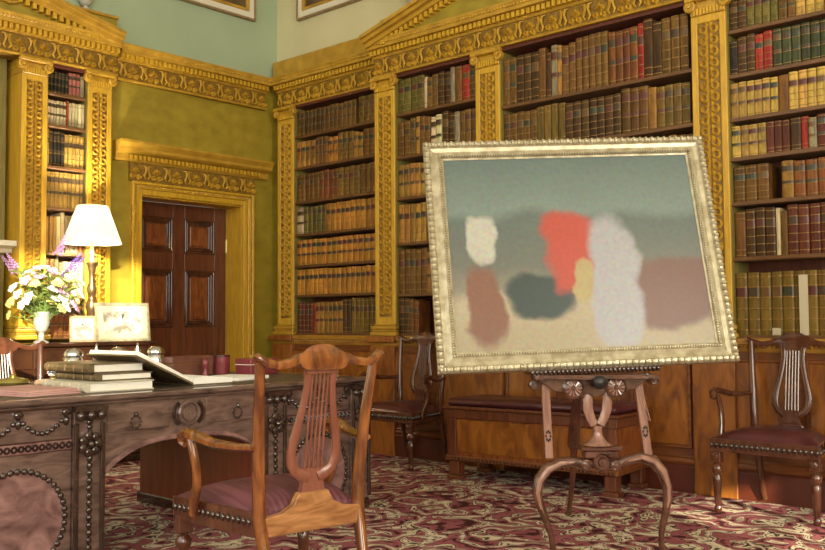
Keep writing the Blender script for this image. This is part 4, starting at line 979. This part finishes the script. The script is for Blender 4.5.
for sx in (-1, 1):
    for sy in (-1, 1):
        part('leg', MB().box(sx*(bw-0.045)-0.04, sx*(bw-0.045)+0.04, sy*(bdp-0.04)-0.04, sy*(bdp-0.04)+0.04, 0.03, 0.13).box(sx*(bw-0.045)-0.052, sx*(bw-0.045)+0.052, sy*(bdp-0.04)-0.052, sy*(bdp-0.04)+0.052, 0.0, 0.03), 'mahogany', bt, bevel=0.005)
for sx in (-1, 1): part('corner_stile', MB().box(sx*(bw-0.035)-0.035, sx*(bw-0.035)+0.035, -bdp-0.012, -bdp, 0.165, 0.42), 'mahogany', bt, bevel=0.003)

# ------------------------------------------------------------------ easel (local X to the right, Y away from the viewer)
es = thing('easel', 'carved wooden easel with cabriole legs holding the painting', 'easel', (-2.337, 4.0, 0.012), math.radians(44))
Yp = -0.20
def ex(z): return (z-0.8)*0.033
part('ledge', MB().add([(-0.417, Yp-0.06, 0.835), (0.186, Yp-0.06, 0.855), (0.186, Yp+0.13, 0.855), (-0.417, Yp+0.13, 0.835), (-0.417, Yp-0.06, 0.862), (0.186, Yp-0.06, 0.882), (0.186, Yp+0.13, 0.882), (-0.417, Yp+0.13, 0.862)],
     [(0, 1, 2, 3), (4, 5, 6, 7), (0, 1, 5, 4), (1, 2, 6, 5), (2, 3, 7, 6), (3, 0, 4, 7)]).box(-0.40, 0.17, Yp-0.085, Yp+0.05, 0.818, 0.84), 'easel_wood', es, bevel=0.004)
gd = MB()
for k in range(30): f = (k+0.5)/30; gd.ball((-0.417+0.603*f, Yp-0.064, 0.850+0.020*f), (0.0085, 0.012, 0.015), 6, 4)
part('ledge_gadrooning', gd, 'desk_dark', es, smooth=True)
tp = [(-0.36, 0.835), (0.14, 0.845), (0.165, 0.838), (0.172, 0.815), (0.150, 0.822), (0.115, 0.80), (0.075, 0.77), (0.035, 0.765), (-0.01, 0.742), (-0.06, 0.756), (-0.105, 0.735), (-0.15, 0.752), (-0.21, 0.738), (-0.255, 0.758), (-0.30, 0.762), (-0.335, 0.79), (-0.37, 0.806), (-0.392, 0.80), (-0.396, 0.822)]
part('cross_apron', MB().prism(tp, 'y', Yp-0.035, Yp-0.01), 'easel_wood', es, bevel=0.003)
for x, z, sx in ((-0.392, 0.794, -1), (0.164, 0.813, 1)):
    part('scroll_end', MB().lathe([(0.026, 0.03), (0.026, -0.022), (0.018, -0.028), (0.016, -0.018), (0.008, -0.018), (0.006, -0.030), (0, -0.030)], (x, Yp-0.02, z), 14, 'y'), 'easel_wood', es, smooth=True)
for x, z in ((-0.214, 0.778), (-0.015, 0.781)):
    p = part('fan_rosette', MB().lathe([(0.050, 0.01), (0.050, -0.012), (0.042, -0.018), (0.040, -0.010), (0.012, -0.016), (0.008, -0.024), (0, -0.024)], (x, Yp-0.035, z), 20, 'y'), 'easel_wood', es, smooth=True)
    rp2 = MB()
    for k in range(12):
        a = 2*PI*k/12; rp2.tube([(x+0.010*math.cos(a), Yp-0.050, z+0.010*math.sin(a)), (x+0.038*math.cos(a), Yp-0.048, z+0.038*math.sin(a))], [0.002, 0.0055], 5)
    part('rosette_rays', rp2, 'easel_pale', p)
part('clamp_knob', MB().lathe([(0.022, 0.0), (0.022, -0.02), (0.014, -0.03), (0.030, -0.05), (0.032, -0.075), (0.020, -0.09), (0, -0.092)], (-0.105, Yp-0.03, 0.819-0.012), 16, 'y'), 'black', es, smooth=True)
for pts in ([(-0.338, 0.80), (-0.324, 0.452)], [(0.095, 0.83), (0.140, 0.462)]):
    (xa, za), (xb, zb) = pts
    p = part('upright', MB().add([(x+dx, Yp+dy, z) for x, z in ((xa, za), (xb, zb)) for dx, dy in ((-0.019, -0.012), (0.019, -0.012), (0.019, 0.015), (-0.019, 0.015))], [(0, 1, 2, 3), (4, 5, 6, 7), (0, 1, 5, 4), (1, 2, 6, 5), (2, 3, 7, 6), (3, 0, 4, 7)]), 'easel_pale', es, bevel=0.003)
    fl = MB()
    for k in (-1, 0, 1): fl.tube([(xa+0.010*k, Yp-0.012, za-0.03), (xb+0.010*k, Yp-0.012, zb+0.16)], 0.0035, 5)
    part('reeding', fl, 'easel_pale', p)
    f = 0.16; xo, zo = xb+(xa-xb)*0.30, zb+(za-zb)*0.30; od = MB()
    for k in range(8): a = 2*PI*k/8; od.ball((xo+0.010*math.cos(a), Yp-0.013, zo+0.022*math.sin(a)), (0.005, 0.005, 0.007), 5, 3)
    part('inlay', od, 'black', p, kind='stuff')
# uprights and strut carry on behind the painting
part('back_post', MB().tube([(-0.11, Yp+0.15, 0.80), (-0.075, Yp+0.375, 1.62)], [0.024, 0.018], 8, square=True), 'easel_wood', es)
lyp = MB()
for sx in (-1, 1): lyp.tube([(-0.095+sx*0.040, Yp-0.005, 0.760), (-0.095+sx*0.046, Yp-0.005, 0.72), (-0.096+sx*0.044, Yp-0.005, 0.675), (-0.097+sx*0.030, Yp-0.005, 0.635), (-0.097+sx*0.014, Yp-0.005, 0.605)], [0.020, 0.024, 0.024, 0.022, 0.020], 8, (1.0, 0.8), (0, 1, 0))
lyp.lathe([(0.024, 0.60), (0.020, 0.575), (0.022, 0.555), (0.045, 0.525), (0.070, 0.512)], (-0.095, Yp, 0), 14)
part('lyre_support', lyp, 'easel_pale', es, smooth=True)
part('support_plinth', MB().box(-0.185, 0.012, Yp-0.05, Yp+0.05, 0.488, 0.508).box(-0.165, -0.008, Yp-0.04, Yp+0.04, 0.455, 0.488), 'easel_wood', es, bevel=0.005)
p = part('centre_boss', MB().lathe([(0.044, 0.03), (0.044, -0.02), (0.038, -0.028), (0.032, -0.018), (0.024, -0.018), (0.018, -0.030), (0.008, -0.030), (0.006, -0.038), (0, -0.038)], (-0.083, Yp-0.02, 0.436), 18, 'y'), 'easel_wood', es, smooth=True)
LL = [(-0.115, 0.425), (-0.157, 0.424), (-0.21, 0.436), (-0.273, 0.432), (-0.335, 0.405), (-0.375, 0.355), (-0.387, 0.30), (-0.375, 0.245), (-0.350, 0.18), (-0.325, 0.11), (-0.314, 0.05), (-0.316, 0.022)]
RR = [(-0.055, 0.425), (-0.020, 0.418), (0.04, 0.438), (0.105, 0.455), (0.160, 0.437), (0.203, 0.385), (0.222, 0.32), (0.220, 0.26), (0.205, 0.19), (0.190, 0.115), (0.190, 0.055), (0.205, 0.026)]
rad = [0.022, 0.027, 0.024, 0.025, 0.028, 0.027, 0.024, 0.020, 0.017, 0.014, 0.014, 0.017]
for P_ in (LL, RR):
    p = part('cabriole_leg', MB().tube([(x, Yp-0.03*math.sin(PI*min(1, max(0, (0.43-z)/0.43))), z) for x, z in P_], rad, 10), 'easel_wood', es, smooth=True)
    ac = MB().tube([(x, Yp-0.024-0.018*math.sin(PI*min(1, max(0, (0.43-z)/0.43))), z) for x, z in P_[2:9]], [0.005, 0.013, 0.016, 0.015, 0.012, 0.009, 0.003], 7)
    part('acanthus_carving', ac, 'easel_pale', p, smooth=True)
    xk, zk = P_[1]; part('leg_volute', MB().lathe([(0.026, 0.02), (0.026, -0.016), (0.017, -0.022), (0.014, -0.014), (0, -0.016)], (xk, Yp-0.022, zk), 12, 'y'), 'easel_wood', p, smooth=True)
part('rear_leg', MB().tube([(-0.105, Yp+0.24, 0.95), (-0.10, 0.20, 0.72), (-0.09, 0.36, 0.50), (-0.085, 0.40, 0.44), (-0.08, 0.42, 0.40), (-0.07, 0.52, 0.22), (-0.068, 0.62, 0.05), (-0.068, 0.66, 0.016)], [0.020, 0.022, 0.034, 0.036, 0.020, 0.016, 0.014, 0.018], 8, (1.0, 0.7)), 'dark_wood', es, smooth=True)

# ------------------------------------------------------------------ framed painting resting on the easel
az, ti, ro = math.radians(-44.081), math.radians(15.422), math.radians(1.876); PW, PH = 1.451, 1.192
nv = Vector((math.cos(az)*math.cos(ti), math.sin(az)*math.cos(ti), math.sin(ti)))
ra = Vector((-math.sin(az), math.cos(az), 0)); ua = nv.cross(ra)
R2 = ra*math.cos(ro)+ua*math.sin(ro); U2 = ua*math.cos(ro)-ra*math.sin(ro)
pnt = thing('framed_painting', 'large painting in a carved silver-gilt frame resting on the easel', 'painting', (0, 0, 0))
mw = Matrix((R2, -nv, U2)).transposed().to_4x4(); mw.translation = Vector((-2.301, 3.805, 0.884)); pnt.rotation_mode = 'XYZ'
pnt.location = mw.to_translation(); pnt.rotation_euler = mw.to_euler('XYZ')
FW = 0.098
prof = [(0.0, 0.045), (0.0, 0.012), (0.010, 0.0), (0.024, 0.0), (0.034, 0.014), (0.052, 0.020), (0.072, 0.012), (0.078, 0.004), (0.086, 0.004), (0.090, 0.016), (0.098, 0.020), (0.098, 0.045)]
def frame_side(a, b, inward):
    V = []; F = []; n = len(prof)
    A, B = Vector(a), Vector(b); d = (B-A).normalized(); I = Vector(inward)
    for end, sg in ((A, 1), (B, -1)):
        for q, y in prof: V.append(end+I*q+d*(q*sg)+Vector((0, y, 0)))
    for k in range(n-1): F.append((k, k+1, n+k+1, n+k))
    F.append((n-1, 0, n, 2*n-1))
    return MB().add(V, F)
x0, x1 = -PW/2, PW/2
for a, b, i_ in (((x0, 0, 0), (x1, 0, 0), (0, 0, 1)), ((x0, 0, PH), (x1, 0, PH), (0, 0, -1)), ((x0, 0, 0), (x0, 0, PH), (1, 0, 0)), ((x1, 0, 0), (x1, 0, PH), (-1, 0, 0))):
    fs = part('frame_side', frame_side(a, b, i_), 'frame_gilt', pnt)
    A, B, I = Vector(a), Vector(b), Vector(i_); Ln = (B-A).length; g = MB(); n = int(Ln/0.031)
    for k in range(n):
        p = A+(B-A)*((k+0.5)/n)+I*0.016; rr = (0.0115, 0.015, 0.017) if abs(I.z) > 0.5 else (0.017, 0.015, 0.0115)
        g.ball((p.x, 0.003, p.z), rr, 6, 4)
    part('outer_gadrooning', g, 'frame_gilt', fs, smooth=True)
    g = MB(); n = int((Ln-0.17)/0.013); d = (B-A).normalized()
    for k in range(n):
        p = A+d*(0.082)+d*((Ln-0.164)*(k+0.5)/n)+I*0.082; g.ball((p.x, 0.004, p.z), 0.0055, 5, 3)
    part('inner_beading', g, 'frame_bead', fs)
part('canvas', MB().box(x0+0.09, x1-0.09, 0.024, 0.034, 0.09, PH-0.09), 'canvas', pnt)
part('stretcher', MB().box(x0+0.02, x1-0.02, 0.040, 0.050, 0.02, PH-0.02), 'wood_pale', pnt)

# ------------------------------------------------------------------ side cabinet by the chimney wall with lamp, flowers and photographs
CT = 0.962
cb = thing('side_cabinet', 'dark mahogany side cabinet under the lamp and flowers', 'cabinet', (-6.78, 3.42, 0.012))
part('cabinet_body', MB().box(-0.16, 0.15, -0.72, 0.72, 0.06, CT-0.04), 'cabinet_wood', cb, bevel=0.004)
part('cabinet_top', MB().box(-0.18, 0.19, -0.76, 0.76, CT-0.04, CT-0.012), 'cabinet_wood', cb, bevel=0.006)
part('plinth', MB().box(-0.16, 0.165, -0.735, 0.735, 0.0, 0.06), 'cabinet_wood', cb, bevel=0.004)
for y0 in (-0.70, -0.235, 0.23):
    dr = part('drawer', MB().box(0.15, 0.162, y0, y0+0.455, 0.76, 0.90), 'cabinet_wood', cb, bevel=0.004)
    part('knob', MB().lathe([(0.010, 0.0), (0.008, 0.012), (0.016, 0.022), (0.012, 0.032), (0, 0.034)], (0.162, y0+0.2275, 0.83), 10, 'x'), 'brass', dr, smooth=True)
    dd = part('cupboard_door', MB().box(0.15, 0.162, y0, y0+0.455, 0.09, 0.74), 'cabinet_wood', cb, bevel=0.004)
    part('door_moulding', MB().box(0.162, 0.168, y0+0.05, y0+0.065, 0.14, 0.69).box(0.162, 0.168, y0+0.39, y0+0.405, 0.14, 0.69).box(0.162, 0.168, y0+0.065, y0+0.39, 0.14, 0.155).box(0.162, 0.168, y0+0.065, y0+0.39, 0.675, 0.69), 'cabinet_wood', dd)
lamp = thing('table_lamp', 'table lamp with glowing white cone shade on a turned wooden column', 'lamp', (-6.76, 3.71, CT))
part('base', MB().lathe([(0.085, 0), (0.085, 0.018), (0.06, 0.035), (0.035, 0.05), (0.03, 0.07)], seg=20), 'bronze', lamp, smooth=True)
part('column', MB().lathe([(0.030, 0.07), (0.045, 0.10), (0.048, 0.13), (0.026, 0.16), (0.022, 0.20), (0.036, 0.24), (0.046, 0.28), (0.030, 0.33), (0.022, 0.36), (0.032, 0.38), (0.038, 0.42), (0.024, 0.47), (0.022, 0.54), (0.034, 0.58), (0.036, 0.60), (0.05, 0.615), (0.05, 0.625), (0.018, 0.635)], seg=18), 'bronze', lamp, smooth=True)
part('candle_sleeve', MB().lathe([(0.016, 0.635), (0.016, 0.80)], seg=14), 'white_paint', lamp, smooth=True)
part('bulb', MB().ball((0, 0, 0.86), (0.03, 0.03, 0.045), 12, 8), 'bulb', lamp, smooth=True)
sh = MB(); prof_s = [(0.225, 0.775), (0.118, 1.075), (0.115, 1.075), (0.222, 0.775)]
V = []; F = []; sg = 36
for r_, z_ in prof_s:
    for k in range(sg): a = 2*PI*k/sg; V.append((r_*math.cos(a), r_*math.sin(a), z_))
for i in range(4):
    for k in range(sg): F.append((i*sg+k, i*sg+(k+1) % sg, ((i+1) % 4)*sg+(k+1) % sg, ((i+1) % 4)*sg+k))
part('lamp_shade', sh.add(V, F), 'lamp_shade', lamp, smooth=True)
hp = MB()
for k in range(3): a = 2*PI*k/3; hp.tube([(0, 0, 0.80), (0.117*math.cos(a), 0.117*math.sin(a), 1.06)], 0.003, 5)
part('shade_carrier', hp, 'brass', lamp)
pl = add_light('lamp_glow', 'POINT', (0, 0, 0.93), (0, 0, 0), 70, (1.0, 0.88, 0.66), shadow_soft_size=0.04); pl.parent = lamp

vase = thing('glass_vase', 'footed glass vase holding the flowers on the side cabinet', 'vase', (-6.72, 3.285, CT))
part('vase_foot', MB().lathe([(0.055, 0), (0.055, 0.012), (0.02, 0.03), (0.016, 0.06), (0.024, 0.08)], seg=20), 'glass_vase', vase, smooth=True)
part('vase_bowl', MB().lathe([(0.02, 0.075), (0.045, 0.10), (0.060, 0.15), (0.055, 0.20), (0.062, 0.235), (0.055, 0.235), (0.045, 0.19), (0.02, 0.10)], seg=20), 'glass_vase', vase, smooth=True)
rnd = random.Random(3)
def bloom_mesh(kind):
    mb = MB()
    if kind in ('lilac', 'purple'):      # upright spike
        for k in range(26):
            z = 0.012*k*0.45; r_ = 0.020*(1-k/30); a = k*2.4; mb.ball((r_*math.cos(a), r_*math.sin(a), z), 0.011*(1-k/45), 5, 3)
    elif kind == 'yellow':
        for k in range(14): a = k*2.4; r_ = 0.035*math.sqrt(k/14); mb.ball((r_*math.cos(a), r_*math.sin(a), 0.02-0.3*r_), 0.013, 5, 3)
    else:
        for k in range(12):
            a = k*2.4; r_ = 0.012+0.024*k/12; V = [(0, 0, 0), (r_*math.cos(a-0.5), r_*math.sin(a-0.5), 0.02), (1.5*r_*math.cos(a), 1.5*r_*math.sin(a), 0.028-0.2*r_), (r_*math.cos(a+0.5), r_*math.sin(a+0.5), 0.02)]
            mb.add(V, [(0, 1, 2, 3)]); mb.ball((1.1*r_*math.cos(a), 1.1*r_*math.sin(a), 0.014), (0.014, 0.014, 0.008), 5, 3)
        mb.ball((0, 0, 0.016), 0.010, 5, 3)
    return mb.mesh('bloom', 'petal_'+kind, smooth=True)
BL = {k: bloom_mesh(k) for k in ('lilac', 'purple', 'white', 'yellow', 'pink')}
lf = MB()
for k in range(3):
    a = k*2.1; c_, s_ = math.cos(a), math.sin(a)
    lf.add([(0, 0, 0), (0.035*c_-0.016*s_, 0.035*s_+0.016*c_, 0.028), (0.080*c_, 0.080*s_, 0.03), (0.035*c_+0.016*s_, 0.035*s_-0.016*c_, 0.028), (0.04*c_, 0.04*s_, 0.018)], [(0, 1, 4), (1, 2, 4), (2, 3, 4), (3, 0, 4)])
LEAF = lf.mesh('leaf', 'leaf')
names = {'lilac': 'lilac flower spike in the glass vase on the side cabinet', 'purple': 'deep purple flower spike in the glass vase on the side cabinet', 'white': 'white blossom in the glass vase on the side cabinet', 'yellow': 'greenish yellow flower cluster in the glass vase on the side cabinet', 'pink': 'mauve pink blossom in the glass vase on the side cabinet'}
spec = [('lilac', -0.24, 0.56), ('lilac', 0.05, 0.66), ('lilac', -0.20, 0.52), ('purple', 0.19, 0.55), ('purple', 0.24, 0.60), ('purple', 0.13, 0.50)]
for k in range(60):
    kd = ('white', 'yellow', 'pink', 'white', 'yellow')[k % 5]; spec.append((kd, rnd.uniform(-0.24, 0.25), None))
for kd, dy, dz in spec:
    if dz is None: dz = rnd.uniform(0.24, 0.56)-0.35*abs(dy)**1.5
    dx = rnd.uniform(-0.10, 0.20)*(1-abs(dy))
    f = thing('cut_flower', names[kd], 'flower', (-6.72, 3.285, CT+0.10), 0, kd+' flowers in the vase')
    d = Vector((dx, dy, dz-0.10)); md = Vector((dx*0.35, dy*0.35, (dz-0.10)*0.62))
    part('stem', MB().tube([(0.0+dx*0.05, dy*0.03, 0), md, d], 0.0028, 5), 'stem', f)
    t_ = (d-md).normalized(); q = t_.to_track_quat('Z', 'Y').to_euler()
    b_ = link('bloom', BL[kd], f, d, q); s_ = rnd.uniform(0.85, 1.25); b_.scale = (s_,)*3
    l_ = link('leaf', LEAF, f, md+(d-md)*rnd.uniform(0.2, 0.8), (rnd.uniform(-.3, .3), rnd.uniform(-.3, .3), rnd.uniform(0, 6)))
    l_.scale = (1.15,)*3
def photo_frame(label, loc, rz, w, h, fr_m, bw_, mount):
    t = thing('photo_frame', label, 'photo frame', loc, rz); tilt = 0.16
    root = MB(); x = 0.0
    def tl_(mb):
        mb.V = [(vx*math.cos(tilt)-vz*math.sin(tilt), vy, vz*math.cos(tilt)+vx*math.sin(tilt)) for vx, vy, vz in mb.V]; return mb
    part('frame', tl_(MB().box(0, 0.016, -w/2, -w/2+bw_, 0, h).box(0, 0.016, w/2-bw_, w/2, 0, h).box(0, 0.016, -w/2+bw_, w/2-bw_, 0, bw_).box(0, 0.016, -w/2+bw_, w/2-bw_, h-bw_, h)), fr_m, t, bevel=0.002)
    part('mount', tl_(MB().box(0.002, 0.006, -w/2+bw_, w/2-bw_, bw_, h-bw_)), 'photo_mount', t)
    part('photograph', tl_(MB().box(0.006, 0.008, -w/2+bw_+mount, w/2-bw_-mount, bw_+mount, h-bw_-mount)), 'photo_grey', t)
    part('backing', tl_(MB().box(-0.006, 0.0, -w/2+0.004, w/2-0.004, 0.004, h-0.004)), 'black', t)
    part('strut', MB().tube([(-0.012, 0, 0.7*h), (-0.09, 0, 0.004)], 0.006, 6), 'black', t)
photo_frame('small bronze frame with old photograph on the side cabinet', (-6.655, 3.585, CT), -0.30, 0.20, 0.205, 'frame_wood', 0.018, 0.012)
photo_frame('wide pale frame with old group photograph on the side cabinet', (-6.645, 3.925, CT), -0.12, 0.45, 0.31, 'frame_gilt', 0.022, 0.045)
